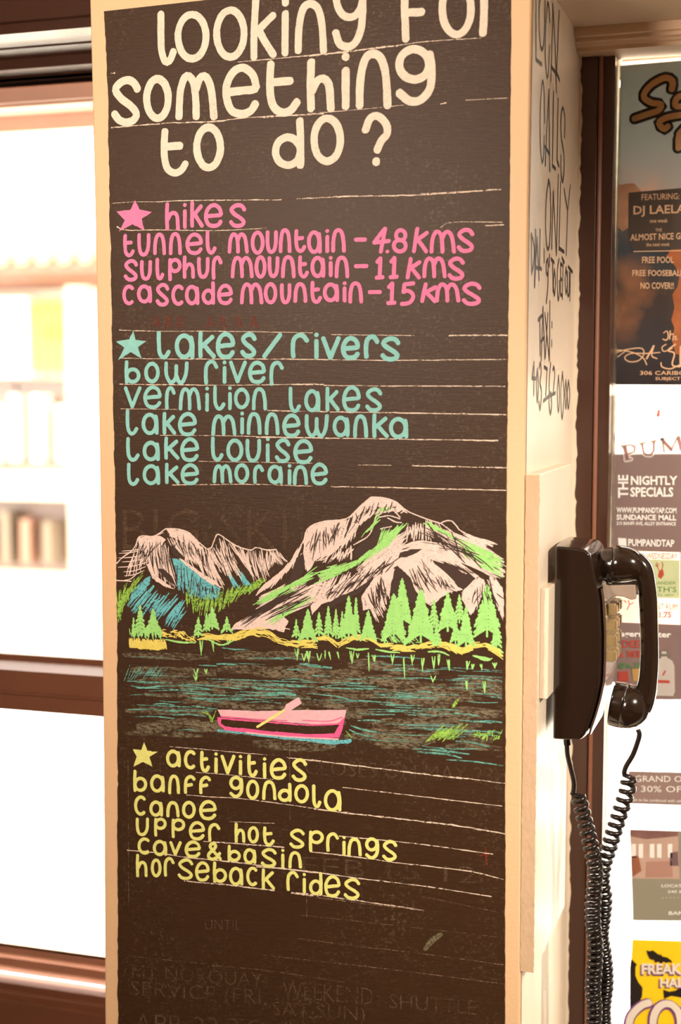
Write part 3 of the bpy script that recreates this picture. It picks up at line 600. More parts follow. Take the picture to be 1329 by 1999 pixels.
hatch(b2, [(400,450),(560,540),(680,620)], [(430,600),(560,680),(680,680)], 20, 1.8, B1, off=.00052, jit=8, var=.5)
b2.build('bare_streak', SCR, cb, label='bare board showing between the left peak strokes', kind='stuff')
b.build('chalk_mountain', DW, cb, label='small jagged pinkish white chalk mountains on the left')
# blue shadows and lake side of the left range
b = MB()
poly(b, [(385,430),(430,440),(500,470),(570,540),(640,590),(700,630),(690,650),(600,610),(520,600),(440,580),(410,520)], .00028, B1, 2)
hatch(b, [(390,430),(480,465),(640,590),(700,640)], [(430,640),(520,700),(600,720),(690,690)], 50, 3, B1, jit=6, var=.3)
hatch(b, [(735,500),(760,530)], [(780,610),(830,640)], 14, 2.6, B1, jit=5); hatch(b, [(810,500),(830,520)], [(850,610),(900,615)], 14, 2.6, B1, jit=5)
poly(b, [(215,560),(245,545),(240,600),(150,690),(105,700),(130,640)], .00029, B1, 2)
hatch(b, [(230,560),(330,640),(460,670),(480,740)], [(70,770),(190,800),(300,870),(400,900)], 46, 3.2, B1, jit=9, bend=.02, var=.35)
b.build('chalk_foothill', DB, cb, label='sky blue chalk shading under the left peaks')
b = MB()
hatch(b, [(470,610),(600,640),(720,630),(860,600),(1010,550)], [(480,760),(560,820),(700,780),(830,680),(930,640)], 85, 2.4, B1, jit=8, bend=.01, var=.35)
hatch(b, [(25,600),(120,580),(215,520)], [(40,920),(40,800),(60,700)], 40, 2.8, B1, jit=12, bend=.02, var=.5)
hatch(b, [(980,560),(1020,550)], [(900,610),(930,640)], 6, 2.6, B1)
b.build('chalk_foothill', DGs, cb, label='dry green chalk strokes on the left foothills')
# big mountain
b = MB()
poly(b, [(0,240),(35,215),(120,190),(250,178),(225,235),(215,330),(130,395),(60,440),(20,500),(0,520),(-20,460),(-25,330)], .00029, B2, 2)
hatch(b, [(-10,250),(120,192),(250,178),(290,150)], [(-30,520),(60,445),(150,400),(215,330)], 60, 2.8, B2, jit=6, var=.25)
poly(b, [(270,160),(320,115),(400,45),(430,35),(520,45),(585,72),(640,122),(600,115),(520,100),(430,130),(350,190),(300,250),(235,320),(262,240),(290,170)], .0003, B2, 2)
hatch(b, [(320,118),(430,38),(585,72),(650,130)], [(230,330),(310,240),(440,140),(620,130)], 60, 2.6, B2, jit=7, bend=-.12, var=.3)
hatch(b, [(220,330),(330,200)], [(60,450),(300,330)], 36, 2.6, B2, jit=9, bend=.06, var=.3)
hatch(b, [(130,400),(310,340)], [(60,460),(290,440)], 22, 2.4, B2, jit=9, bend=-.05)
# sweeping lower flank
hatch(b, [(880,330),(900,400),(930,460)], [(520,390),(560,430),(600,440)], 40, 2.8, B2, jit=7, bend=.14, var=.15)
hatch(b, [(640,350),(700,420)], [(330,520),(420,560)], 40, 3, B2, jit=7, bend=.06, var=.2)
hatch(b, [(660,230),(640,330)], [(300,520),(430,500)], 26, 2.4, B2, jit=6, bend=.05, var=.2)
poly(b, [(600,440),(520,420),(430,480),(330,540),(200,590),(60,680),(20,740),(30,800),(90,730),(250,680),(330,640),(420,560),(520,490)], .0003, B2, 2)
hatch(b, [(430,480),(330,520),(200,530),(60,560)], [(330,650),(200,690),(60,740),(-60,760)], 50, 2.8, B2, jit=8, bend=.0, var=.3)
hatch(b, [(560,480),(470,560),(370,650)], [(10,560),(-40,620),(-60,760)], 0, 2.8, B2)
hatch(b, [(150,560),(100,620),(60,700)], [(-230,740),(-320,830),(-350,890)], 50, 3, B2, jit=8, bend=.02, var=.2)
hatch(b, [(-30,530),(0,600)], [(-330,690),(-340,830)], 40, 2.6, B2, jit=8, bend=-.03, var=.2)
hatch(b, [(1140,850),(1140,900)], [(770,890),(790,860)], 24, 2.8, B1, jit=8, var=.3)
poly(b, [(765,893),(800,850),(900,800),(1030,760),(1150,730),(1250,690),(1230,740),(1100,800),(1140,840),(1110,912),(1020,890),(900,895)], .0003, B1, 2)
hatch(b, [(1250,300),(1190,420),(1110,530)], [(1180,470),(1060,600),(930,670)], 20, 2.6, B1, jit=6, var=.3); 
hatch(b, [(1240,400),(1180,430),(1060,560)], [(1180,490),(1080,570),(920,670)], 26, 2.6, B1, jit=6, var=.3)
# right shoulder
hatch(b, [(660,200),(800,180),(900,250)], [(620,330),(850,330),(1000,420)], 46, 2.4, B2, jit=8, bend=.0, var=.35)
hatch(b, [(700,190),(860,240),(900,330),(760,340)], [(1000,290),(1285,440),(1285,560),(1280,620)], 0, 2.5, B2)
hatch(b, [(860,230),(850,330),(780,380)], [(1280,430),(1285,520),(1280,590)], 64, 2.4, B2, jit=8, bend=-.06, var=.2)
hatch(b, [(640,345),(660,372)], [(1130,560),(1090,550)], 18, 2.6, B2, jit=5, bend=-.12, var=.2)
hatch(b, [(980,255),(1090,300)], [(1150,360),(1255,345)], 26, 2.2, B2, jit=5, bend=.0, var=.3)
poly(b, [(900,420),(1000,470),(1110,545),(1060,545),(960,490),(880,450)], .0003, B2, 2)
for p in ([(-25,330),(-10,260),(35,215),(120,190),(250,176),(320,115),(400,45),(430,35),(520,45),(580,70),(640,120),(740,165),(860,205)], [(860,205),(900,188),(935,190),(965,220),(990,250),(1080,300),(1200,355)], [(870,208),(900,230),(960,275)],
          [(300,345),(390,290),(420,240),(450,160),(510,130),(560,125),(600,165)], [(430,270),(480,240),(545,225)], [(470,165),(530,155),(600,175)], [(520,170),(570,195),(610,200)]):
    ch(b, p, 2.4, .00042, B2, jit=.25)
ch(b, [(1252,290),(1225,340),(1190,420),(1110,520),(1020,600),(930,670)], 2.6, .00042, B1, jit=.25)
b2 = MB()
hatch(b2, [(20,240),(130,210),(240,190)], [(-10,480),(60,430),(140,370),(210,300)], 30, 1.8, B2, off=.00052, jit=12, bend=.04, var=.6)
hatch(b2, [(330,120),(440,50),(570,80)], [(260,300),(330,200),(560,105)], 26, 1.8, B2, off=.00052, jit=8, bend=-.12, var=.55)
hatch(b2, [(620,420),(500,440),(380,520),(200,590)], [(500,500),(340,620),(200,680),(50,740)], 46, 2.0, B2, off=.00052, jit=12, bend=.02, var=.55)
hatch(b2, [(1240,600),(1160,640)], [(800,850),(860,880)], 26, 1.9, B1, off=.00052, jit=12, bend=.02, var=.55); hatch(b2, [(1300,560),(1300,700)], [(880,800),(960,850)], 26, 2.0, B1, off=.00052, jit=12, bend=.0, var=.6)
hatch(b2, [(700,220),(900,300)], [(960,380),(1240,540)], 34, 2.0, B2, off=.00052, jit=26, bend=-.05, var=.6); hatch(b2, [(880,450),(1000,480)], [(1000,500),(1100,550)], 10, 1.8, B2, off=.00052)
for pp in ([(295,150),(265,200),(235,320),(255,270),(285,200)], [(1190,430),(1235,400),(1245,450),(1240,520),(1190,600),(1100,620),(1150,560)]): poly(b2, pp, .00053, B2 if pp[0][0] < 1000 else B1)
poly(b2, [(300,390),(340,340),(420,285),(450,230),(500,205),(560,215),(520,290),(470,330),(400,390),(310,430)], .00044, B2); poly(b2, [(450,160),(520,128),(590,160),(640,185),(560,215),(470,200),(430,200)], .0004, B2)
poly(b2, [(600,395),(680,372),(745,372),(700,400),(640,425),(590,425)], .00053, B2); poly(b2, [(790,400),(880,440),(1000,500),(1110,548),(1090,600),(1010,630),(930,590),(860,540),(810,470)], .00033, B2)
poly(b2, [(420,545),(380,590),(300,640),(180,690),(130,730),(150,760),(250,700),(340,660),(400,600),(430,560)], .00053, B2); poly(b2, [(570,490),(610,500),(670,560),(700,640),(710,700),(690,720),(600,720),(540,700),(540,600)], .00053, B2)
b2.build('bare_streak', SCR, cb, label='bare board showing through the big mountain', kind='stuff')
b.build('chalk_mountain', DW, cb, label='big rounded pinkish white chalk mountain on the right')
b = MB()
hatch(b, [(755,385),(770,430),(800,520)], [(600,480),(680,560),(700,640)], 0, 2, B2)
poly(b, [(755,375),(775,400),(800,470),(860,560),(930,590),(1010,635),(930,650),(860,690),(800,740),(760,720),(700,640),(640,540),(585,480),(600,445),(700,430)], .00034, B2, 2)
hatch(b, [(750,380),(790,450)], [(720,690),(1000,640)], 46, 2.8, B2, off=.00036, jit=8, bend=-.05, var=.2)
hatch(b, [(560,480),(480,520),(420,580),(370,680)], [(540,640),(530,720),(500,790),(450,850)], 46, 2.8, B2, jit=8, bend=.02, var=.3)
poly(b, [(560,480),(520,500),(430,560),(350,680),(360,770),(420,760),(460,680),(530,600),(560,540)], .00033, B2, 2)
hatch(b, [(700,430),(560,440)], [(560,480),(430,540)], 16, 3, B2, jit=6)
hatch(b, [(1110,555),(1150,600)], [(1000,650),(1070,800)], 30, 2.8, B2, jit=8, var=.2); poly(b, [(1110,552),(1145,570),(1155,620),(1100,740),(1060,800),(1000,700),(1010,640)], .00033, B2, 2)
hatch(b, [(1165,550),(1215,560)], [(1215,700),(1275,830)], 30, 2.8, B2, jit=7, bend=-.05, var=.25); poly(b, [(1180,548),(1225,570),(1265,620),(1275,700),(1268,840),(1240,760),(1210,680),(1185,600)], .00033, B2, 2)
b.build('chalk_mountain', DW, cb, label='small white chalk peaks in front of the big mountain')
b2 = MB(); hatch(b2, [(640,470),(740,420)], [(740,700),(860,640)], 24, 1.8, B2, off=.00056, jit=12, var=.6); hatch(b2, [(800,500),(900,590)], [(850,660),(980,650)], 12, 1.8, B2, off=.00056, jit=10, var=.5); hatch(b2, [(500,540),(400,640)], [(520,700),(440,790)], 20, 2.2, B2, off=.00056, jit=12, var=.5); hatch(b2, [(1100,580),(1200,580)], [(1060,740),(1255,760)], 16, 1.8, B2, off=.00056, jit=16, var=.5)
b2.build('bare_streak', SCR, cb, label='bare board showing through the small peaks', kind='stuff')
b = MB()
hatch(b, [(650,190),(600,200),(560,260)], [(520,360),(450,400),(380,440)], 22, 2.6, B2, off=.00045, jit=8, bend=.04, var=.3)
hatch(b, [(620,210),(500,330),(330,440)], [(480,380),(330,470),(200,520)], 26, 2.6, B2, off=.00045, jit=8, bend=.02)
hatch(b, [(330,440),(310,480)], [(20,520),(30,600)], 26, 2.6, B2, off=.00045, jit=8, bend=-.04, var=.5)
hatch(b, [(470,115),(480,170),(400,240)], [(420,190),(440,220),(350,290)], 12, 2.6, B2, off=.00045, jit=6); hatch(b, [(570,100),(540,110)], [(440,110),(460,140)], 6, 2, B2, off=.00045)
hatch(b, [(500,215),(545,235)], [(440,370),(500,350)], 10, 2.6, B2, off=.00045)
hatch(b, [(740,190),(880,250)], [(900,270),(960,300)], 20, 2.8, B2, off=.00045, jit=6)
hatch(b, [(930,300),(1000,430)], [(1285,430),(1285,470)], 16, 2.8, B2, off=.00045, jit=8, bend=-.05, var=.3); hatch(b, [(1050,400),(1090,470)], [(1285,450),(1285,555)], 18, 2.8, B2, off=.00045, jit=8, bend=-.03, var=.3)
hatch(b, [(1329,480),(1329,530),(1250,600)], [(1200,600),(1080,640),(900,720)], 22, 2.6, B1, off=.00045, jit=7, bend=.03); hatch(b, [(1329,640),(1329,680)], [(980,850),(1010,870)], 14, 2.6, B1, off=.00045, jit=7, bend=.03, var=.5)
hatch(b, [(1160,610),(1200,640)], [(900,730),(940,740)], 10, 2.6, B1, off=.00045, jit=6)
b.build('chalk_slope', DG, cb, label='light green chalk streaks down the mountain')
# trees
def tree(x, yt, yb, hw, T):
    b = MB(); h = yb-yt; n = max(3, int(h/26))
    ch(b, [(x, yt), (x+random.uniform(-3, 3), (yt+yb)/2), (x, yb)], 4.0 if hw > 50 else 3.2, .0006, T, jit=.15)
    for i in range(n):
        t = (i+.6)/n*.86; y = yt+h*t; r = hw*(.12+.88*t/.86)*random.uniform(.8, 1.1)
        for sg in (-1, 1):
            for dd in (0, 9):
                ch(b, [(x, y-6+dd), (x+sg*r*.55, y+r*.25+dd), (x+sg*r, y+r*.62+dd+random.uniform(-5, 5))], 4.6 if hw > 50 else 3.4, .0006+random.uniform(0, 1e-4), T, taper=True, jit=.2)
    b.build('chalk_tree', DG, cb)
for a in ((75,785,935,38),(135,745,940,38),(185,765,950,32),(225,780,960,28),(268,680,950,60),(315,690,930,32),(395,775,960,58),(560,665,960,92),(615,565,870,75),(735,635,975,108),(820,700,880,42),(838,850,1000,40),(910,655,905,80),(960,800,985,36),(985,670,850,45),(1028,750,1005,62),(1165,605,940,105),(1225,850,1010,48),(-5,800,950,30)): tree(*a, B2)
for a in ((178,735,930,48),(262,765,930,62),(135,820,940,20),(555,815,940,42),(608,790,905,28),(645,750,890,58),(740,812,905,42),(1190,830,945,34),(1265,765,960,62)): tree(*a, B1)
b = MB()
hatch(b, [(110,870),(320,880)], [(115,950),(330,960)], 22, 3.2, B1, off=.0006, jit=5, bend=0)
hatch(b, [(450,920),(520,930),(700,960)], [(470,980),(560,985),(740,985)], 24, 2.4, B2, off=.0006, jit=10, bend=0)
for x, y, hh, T in ((575,165,110,B3),(655,165,80,B3),(750,165,30,B3),(1195,220,80,B3),(1240,250,60,B3),(1270,235,90,B3),(75,250,70,B4),(115,230,60,B4),(10,235,80,B4),(150,240,60,B4),(205,240,50,B4),(288,235,110,B4),(325,250,40,B4),(400,245,140,B4),(435,260,50,B4),(550,255,70,B4),(630,280,150,B4),(680,260,70,B4),(745,280,90,B4),(820,270,100,B4),(850,255,100,B4),(920,290,80,B4),(1035,300,60,B4),(1035,430,70,B4),(1150,430,90,B4),(1070,320,40,B4),(1130,320,40,B4),(1215,310,40,B4),(540,350,60,B3),(605,350,40,B3),(815,395,50,B4),(540,390,50,B3)):
    for k in range(3):
        dx = random.uniform(-12, 12); ch(b, [(x+dx*1.5, y), (x+dx*.6, y+hh*.5), (x, y+hh*random.uniform(.6, 1))], 2.6, .0004, T, taper=True, jit=.2)
b.build('chalk_reed', DG, cb, label='short green chalk reeds along the shore', kind='stuff')
b = MB()
hatch(b, [(105,150),(340,160)], [(112,215),(345,225)], 46, 3.2, B3, off=.00055, jit=4, bend=0, var=.1); poly(b, [(108,170),(335,180),(345,215),(300,232),(112,215)], .0005, B3, 2)
def shore(P, amp, n, T, w=2.7, m=None):
    for i in range(n):
        t = random.uniform(0, .9); d = random.uniform(.08, .16); dy = amp*random.uniform(-1, 1); dz = dy+amp*random.uniform(-.5, .5); q = [par(P, min(t+d*k/3, 1))+np.array([0, dy+(dz-dy)*k/3-amp*.25*math.sin(math.pi*k/3)]) for k in range(4)]
        ch(b, q, w*random.uniform(.6, 1.2), .0005+random.uniform(0, 1e-4), T, taper=True, jit=.2)
shore([(300,125),(430,125),(480,150),(540,165)], 22, 42, B3); shore([(540,140),(620,140),(700,150),(800,150),(900,110),(1000,125),(1080,170),(1200,195),(1329,190)], 22, 100, B3)
shore([(0,200),(60,155),(130,150),(200,200),(230,180),(300,150),(400,160),(480,205),(560,210)], 16, 70, B4); shore([(500,215),(650,220),(760,200),(880,190),(1000,240),(1080,210),(1150,200),(1270,265)], 20, 100, B4)
b.build('chalk_shore', DY, cb, label='golden yellow chalk shoreline')
b = MB()
for P, T in (([(340,160),(450,180),(540,180)], B3), ([(600,150),(700,195),(790,165)], B3), ([(440,225),(520,240),(600,245)], B4), ([(780,240),(860,240),(920,265)], B4), ([(1070,265),(1160,295),(1200,280)], B4), ([(250,215),(330,225),(400,220)], B4)):
    ch(b, P, 4, .0006, T, taper=True, jit=.25)
hatch(b, [(1190,190),(1230,200)], [(1270,260),(1280,270)], 5, 3, B4); poly(b, [(1075,262),(1130,270),(1200,285),(1170,298),(1120,290)], .0006, B4)
b.build('chalk_shore', DG, cb, label='light green chalk edge under the yellow shore')
# water
# b = MB(); poly(b, [(232,1250),(300,1255),(420,1262),(560,1260),(700,1275),(860,1280),(983,1300),(982,1490),(900,1475),(760,1450),(660,1440),(420,1428),(300,1415),(236,1385),(232,1300)], .0001, None, 1.5)
b = MB()
for i in range(90):
    x = random.uniform(238, 900); y = random.uniform(1272, 1445)+(x-245)*.04; L = random.uniform(60, 190); x2 = min(x+L, 980)
    ch(b, [(x, y), ((x+x2)/2, y+random.uniform(-5, 5)), (x2, y+L*.03)], random.uniform(8, 24), .00008+random.uniform(0, 9e-5), None, taper=True, jit=.12)
b.build('chalk_water', DM, cb, label='smudged grey green chalk water', kind='stuff')
b = MB()
for i in range(150):
    x = random.uniform(245, 960); y = random.uniform(1270, 1425)+(x-245)*.05; L = random.uniform(30, 120); x2 = min(x+L, 980)
    if 425 < x2 and x < 680 and 1375 < y < 1445: continue
    ch(b, [(x, y), ((x+x2)/2, y+random.uniform(-2, 3)), (x2, y+L*.04)], random.uniform(1.2, 3.2), .0002+random.uniform(0, 8e-5), None, taper=True, jit=.2)
for T, p, w in ((B3,[(440,450),(650,462),(850,485)],3),(B3,[(420,505),(640,520),(850,530)],3),(B3,[(500,540),(720,570)],3.4),(B3,[(610,415),(900,425),(1329,440)],2.6),(B3,[(780,460),(950,475),(1110,492)],3.2),(B3,[(510,590),(620,605),(680,612)],3.4),(B3,[(1210,320),(1329,328)],5),(B4,[(0,330),(160,345)],5),(B3,[(120,460),(200,475),(330,460)],5),(B3,[(990,520),(1100,510),(1190,520)],8),(B4,[(150,575),(330,560),(560,572)],3),(B4,[(0,510),(150,525),(280,550)],2.6),(B4,[(380,268),(560,272),(730,285)],3),(B4,[(60,470),(250,450),(420,440)],2.4),(B4,[(430,510),(560,530),(850,540)],3.2),(B4,[(560,600),(800,610),(980,620)],2.6),(B3,[(710,215),(800,225),(900,225)],3),(B4,[(680,870),(850,880),(1050,905)],4),(B4,[(740,850),(900,870),(1100,870)],3),(B4,[(700,890),(900,905),(1000,930)],4),(B4,[(960,820),(1080,830),(1180,860)],4),(B4,[(280,720),(380,750),(470,765)],4),(B4,[(270,745),(340,775),(430,790)],4),(B4,[(900,940),(1100,955),(1270,980)],3)):
    ch(b, p, w, .00034, T, taper=True, jit=.2)
hatch(b, [(110,320),(360,340)], [(60,430),(290,410)], 15, 1.8, B3, off=.0003, jit=5, bend=0, var=.15)
b.build('chalk_water', DT, cb, label='thin teal chalk ripples', kind='stuff')
b = MB()
hatch(b, [(900,740),(1060,710)], [(740,830),(930,800)], 18, 3, B4, off=.0004, jit=12, bend=0); hatch(b, [(1100,760),(1260,760)], [(1060,800),(1240,810)], 18, 2.6, B4, off=.0004, jit=14, bend=0); hatch(b, [(980,540),(990,560)], [(930,600),(940,605)], 4, 3, B4, off=.0004)
for p in ([(580,630),(620,650),(640,700)], [(600,620),(635,660),(650,700)], [(670,620),(655,660),(640,700)], [(250,755),(290,800)], [(1240,640),(1265,610)]): ch(b, p, 2.6, .0004, B3 if p[0][0] > 500 else B4, taper=True)
b.build('chalk_reed', DGs, cb, label='dry green chalk weed low in the water', kind='stuff')
# canoe
cn = thing('chalk_canoe', 'pink chalk canoe with a paddle', None, (0, 0, 0)); cn.parent = cb; cn.location = (0, 0, 0); cn.matrix_parent_inverse = Matrix.Translation(cb.location).inverted()
def sub(b, name, m, lab): return b.build(name, m, cb, label=lab)
bpy.data.objects.remove(cn)
b = MB(); poly(b, [(424,1385),(500,1388),(600,1386),(676,1386),(672,1405),(650,1416),(600,1413),(520,1407),(432,1400)], .0005, None, .6); hull = sub(b, 'chalk_canoe', DP, 'pale pink chalk gunwale band of the canoe')
b = MB(); poly(b, [(424,1400),(520,1408),(600,1414),(660,1412),(674,1398),(668,1425),(662,1440),(600,1442),(520,1434),(440,1426),(426,1414)], .00052, None, .6); sub(b, 'chalk_canoe', DH, 'hot pink chalk hull of the canoe')
b = MB(); poly(b, [(432,1404),(520,1411),(600,1417),(662,1415),(652,1432),(600,1433),(520,1427),(440,1418),(431,1412)], .00056, None, .8); sub(b, 'chalk_canoe', BOARD, 'bare black inside of the canoe')
b = MB()
ch(b, [(430,1398),(500,1404),(560,1407)], 2, .0006); ch(b, [(590,1406),(640,1408),(668,1400)], 2, .0006); ch(b, [(470,1422),(560,1433),(640,1440)], 3, .0006); b.build('chalk_canoe', DH, cb, label='pink chalk lines along the canoe')
b = MB(); ch(b, [(480,1430),(560,1438),(660,1443)], 3.2, .00062); b.build('chalk_canoe', DP, cb, label='pale pink lower rim of the canoe')
b = MB(); poly(b, [(424+134,1375),(583,1361),(589,1373),(566,1388),(554,1388)], .0007, None, .5); b.build('chalk_paddle', DP, cb, label='pale pink paddle blade')
b = MB(); ch(b, [(560,1383),(530,1402),(502,1419)], 5.5, .00068); b.build('chalk_paddle', CY, cb, label='yellow paddle shaft')
b = MB()
for p, w in (([(425,1426),(500,1434),(560,1442)], 5), ([(490,1432),(560,1440),(620,1446),(680,1448)], 7), ([(600,1444),(650,1450),(684,1446)], 7)): ch(b, p, w, .00045, jit=.2)
b.build('chalk_water', DB, cb, label='light blue chalk line under the canoe')

# ------------------------------------------------------------------ MARKER WRITING ON THE SIDE FACE
NS = np.array([1.0, 0, 0]); XS = X1+.0014
def mk(b, pts, w=.0062, sm=True, T=None):
    if T: pts = [(T[0]+x/T[2], T[1]+y/T[2]) for x, y in pts]
    q = smooth(pts) if (sm and len(pts) > 2) else pts
    P = []
    for x, y in q:
        p = on(x, y, 0, XS)
        for _ in range(2): p = on(x, y, 0, X1+edge_off(p[2], 1)+.0009)
        P.append(p)
    b.ribbon(P, w, NS, jit=.04)
S6, S7 = (1000, 0, 4.44), (1000, 400, 3.773)
sl_ = side
def marks(lab, strokes):
    b = MB()
    for T, p, *r in strokes: mk(b, p, T=T, sm=not r, w=.0046)
    b.build('marker_lettering', MARK, sl_, label=lab)
marks('black marker word local', [(S6, [(205,-100),(205,520)]), (S6, [(205,515),(255,560)]), (S6, [(262,-80),(235,40),(232,200),(240,360),(256,430),(272,360),(282,150),(285,-60)]), (S6, [(325,190),(318,60),(305,40),(290,240),(285,480),(298,660),(312,620),(322,400)]),
    (S6, [(352,40),(345,350),(333,700)]), (S6, [(352,40),(372,420),(382,800)], 1), (S6, [(335,575),(372,625)]), (S6, [(405,95),(395,350),(383,640)]), (S6, [(383,630),(410,700)])])
marks('black marker word calls', [(S6, [(280,1060),(275,800),(262,705),(248,850),(240,1060),(245,1280),(258,1405),(272,1330),(276,1180)]), (S6, [(318,780),(300,1100),(286,1430)]), (S6, [(318,780),(320,1100),(325,1480)]), (S6, [(282,1270),(322,1335)]),
    (S6, [(357,795),(347,1440)]), (S6, [(347,1435),(375,1465)]), (S6, [(397,860),(387,1395)]), (S6, [(387,1390),(405,1440)]), (S6, [(452,1190),(456,1040),(437,935),(420,1040),(424,1180),(446,1330),(448,1480),(434,1575),(420,1480),(422,1350)])])
marks('black marker word only', [(None, [(1071,352),(1066,390),(1065,440),(1067,478),(1070,486),(1073,470),(1075,420),(1074,370),(1071,352)]), (None, [(1080,374),(1078,430),(1077,485)]), (None, [(1080,374),(1083,440),(1086,497)]), (None, [(1090,342),(1088,420),(1086,497)]),
    (None, [(1094,356),(1091,487)]), (None, [(1091,484),(1101,492)]), (None, [(1101,369),(1108,412)]), (None, [(1113,362),(1108,412)]), (None, [(1108,410),(1105,497)])])
marks('black marker words dial 9 to get out', [(S7, [(140,215),(142,505)]), (S7, [(140,215),(160,300),(160,400),(142,505)]), (S7, [(172,185),(163,605)]), (S7, [(182,240),(165,600)]), (S7, [(182,240),(197,550)]), (S7, [(170,455),(190,470)]), (S7, [(205,185),(200,470)]), (S7, [(200,462),(215,475)]),
    (S7, [(234,330),(234,420)]), (S7, [(262,400),(250,430),(250,490),(258,515),(264,470),(262,400)]), (S7, [(264,440),(262,600),(250,720)]), (S7, [(274,370),(272,450)]), (S7, [(286,400),(308,425)]), (S7, [(297,410),(300,640)]), (S7, [(310,475),(303,570),(310,665),(318,570),(310,475)]),
    (S7, [(344,400),(332,480),(332,620),(338,700),(346,640),(346,560)]), (S7, [(355,430),(355,665)]), (S7, [(355,430),(366,445)]), (S7, [(355,540),(364,552)]), (S7, [(355,655),(366,670)]), (S7, [(365,390),(382,425)]), (S7, [(374,410),(368,690)]),
    (S7, [(395,460),(388,560),(396,655),(404,560),(395,460)]), (S7, [(406,490),(406,640),(412,670),(418,640),(420,500)]), (S7, [(412,455),(442,495)]), (S7, [(427,480),(424,700)])])
marks('black marker word taxi', [(S7, [(190,850),(218,815)]), (S7, [(203,835),(205,1105)]), (S7, [(226,755),(213,1145)]), (S7, [(226,755),(240,1130)]), (S7, [(212,1005),(236,975)]), (S7, [(240,800),(272,1145)]), (S7, [(262,800),(243,1120)]), (S7, [(277,712),(273,1140)]), (S7, [(292,865),(292,900)]), (S7, [(290,1000),(290,1040)])])
marks('black marker telephone number 403 762 0000', [(S7, [(160,1160),(145,1275)]), (S7, [(145,1275),(170,1280)]), (S7, [(160,1190),(158,1400)]), (S7, [(184,1210),(177,1320),(184,1450),(192,1330),(184,1210)]), (S7, [(197,1200),(207,1165),(213,1230),(204,1310),(215,1380),(205,1505),(196,1450)]),
    (S7, [(235,1195),(258,1212)]), (S7, [(256,1212),(246,1400)]), (S7, [(282,1165),(272,1290),(272,1400)]), (S7, [(280,1380),(270,1450),(280,1540),(290,1470),(284,1385)]), (S7, [(298,1215),(306,1195),(312,1260),(300,1385)]), (S7, [(228,1445),(270,1410),(316,1385)]),
    (S7, [(340,1260),(331,1380),(339,1525),(348,1400),(340,1260)]), (S7, [(369,1232),(357,1380),(366,1575),(380,1400),(369,1232)]), (S7, [(394,1292),(387,1380),(394,1498),(401,1400),(394,1292)]), (S7, [(414,1295),(404,1380),(412,1498),(423,1400),(414,1295)])])

# ------------------------------------------------------------------ MOUNTING BOARD AND TELEPHONE
XB = X1+.0137
zt0 = on(1036, 925, 1, .001)[2]; zb0 = on(1040, 1900, 1, .001)[2]
b = MB(); yb_ = on(1110, 1200, 0, XB)[1]; yb_ = min(yb_, YJ-.006)
b.box((X1-.0018, .0015, zb0), (XB, yb_, zt0)); bd = tag(b.build('mounting_board', CREAM2, bevel=.0012), 'tall cream painted plywood board fixed to the pillar side behind the telephone', 'board')
b = MB(); nz = 130; zz = np.linspace(zb0+.001, zt0-.001, nz); vs = []
for z in zz: vs += [(X1-.0015+random.gauss(0, .0003), .0006, z), (XB-.0004+random.gauss(0, .0004), .0006, z)]
b.add(vs, [(2*i, 2*i+1, 2*i+3, 2*i+2) for i in range(nz-1)]); b.build('sawn_edge', PLY, bd, label='rough sawn front edge of the board')

XP = XB+.009                                        # back of the telephone
YN = float(on(1081, 1250, 0, XP)[1])                # near side of the housing
YF_ = YN+.108
YM = (YN+YF_)/2
ph = thing('wall_telephone', 'black push button wall telephone mounted on the cream pillar side', 'telephone', (XP, YM, on(1100, 1443, 1, YN)[2]))
def q(px, py, Y): return on(px, py, 1, Y)
# housing: side profile, slightly crowned towards the middle
prof_px = [(1081,1068),(1112,1071),(1140,1075),(1149,1082),(1156,1110),(1162,1140),(1167,1168),(1169,1200),(1171,1240),(1170.5,1290),(1169,1330),(1162,1365),(1152,1400),(1140,1433),(1132,1443),(1105,1444),(1079,1443),(1079,1250)]
def housing():
    b = MB(); n = len(prof_px); ys = [(YN, 0), (YN+.003, .0012), (YN+.02, .003), (YM, .0035), (YF_-.02, .003), (YF_-.003, .0012), (YF_, 0)]; vs = []
    for y, k in ys:
        for i, (px, py) in enumerate(prof_px):
            p = q(px, py, YN); x = max(p[0], XP); 
            if i in range(2, 15): x += k
            z = p[2]+(k if i < 3 else (-k*.5 if 13 <= i <= 15 else 0))
            vs.append((x, y, z))
    m = len(ys); fs = [tuple(range(n)), tuple(range(m*n-1, (m-1)*n-1, -1))]
    fs += [(j*n+i, (j+1)*n+i, (j+1)*n+(i+1) % n, j*n+(i+1) % n) for j in range(m-1) for i in range(n)]
    b.add(vs, fs); return b.build('housing', BLK, ph, bevel=.0022)
housing()
b = MB(); b.box((XB, YN-.038, on(1070, 1362, 1, YN-.03)[2]), (XP, YF_-.02, on(1070, 1147, 1, YN-.03)[2])); b.build('wall_plate', CREAM2, ph, bevel=.001, label='cream wall plate behind the housing')
def front(py, Y, d=0):                               # point on the curved front of the housing at the height seen at py
    xs = [p[0] for p in prof_px[3:14]]; ys_ = [p[1] for p in prof_px[3:14]]
    p = q(float(np.interp(py, ys_, xs)), py, YN); return np.array([p[0]+d, Y, p[2]])
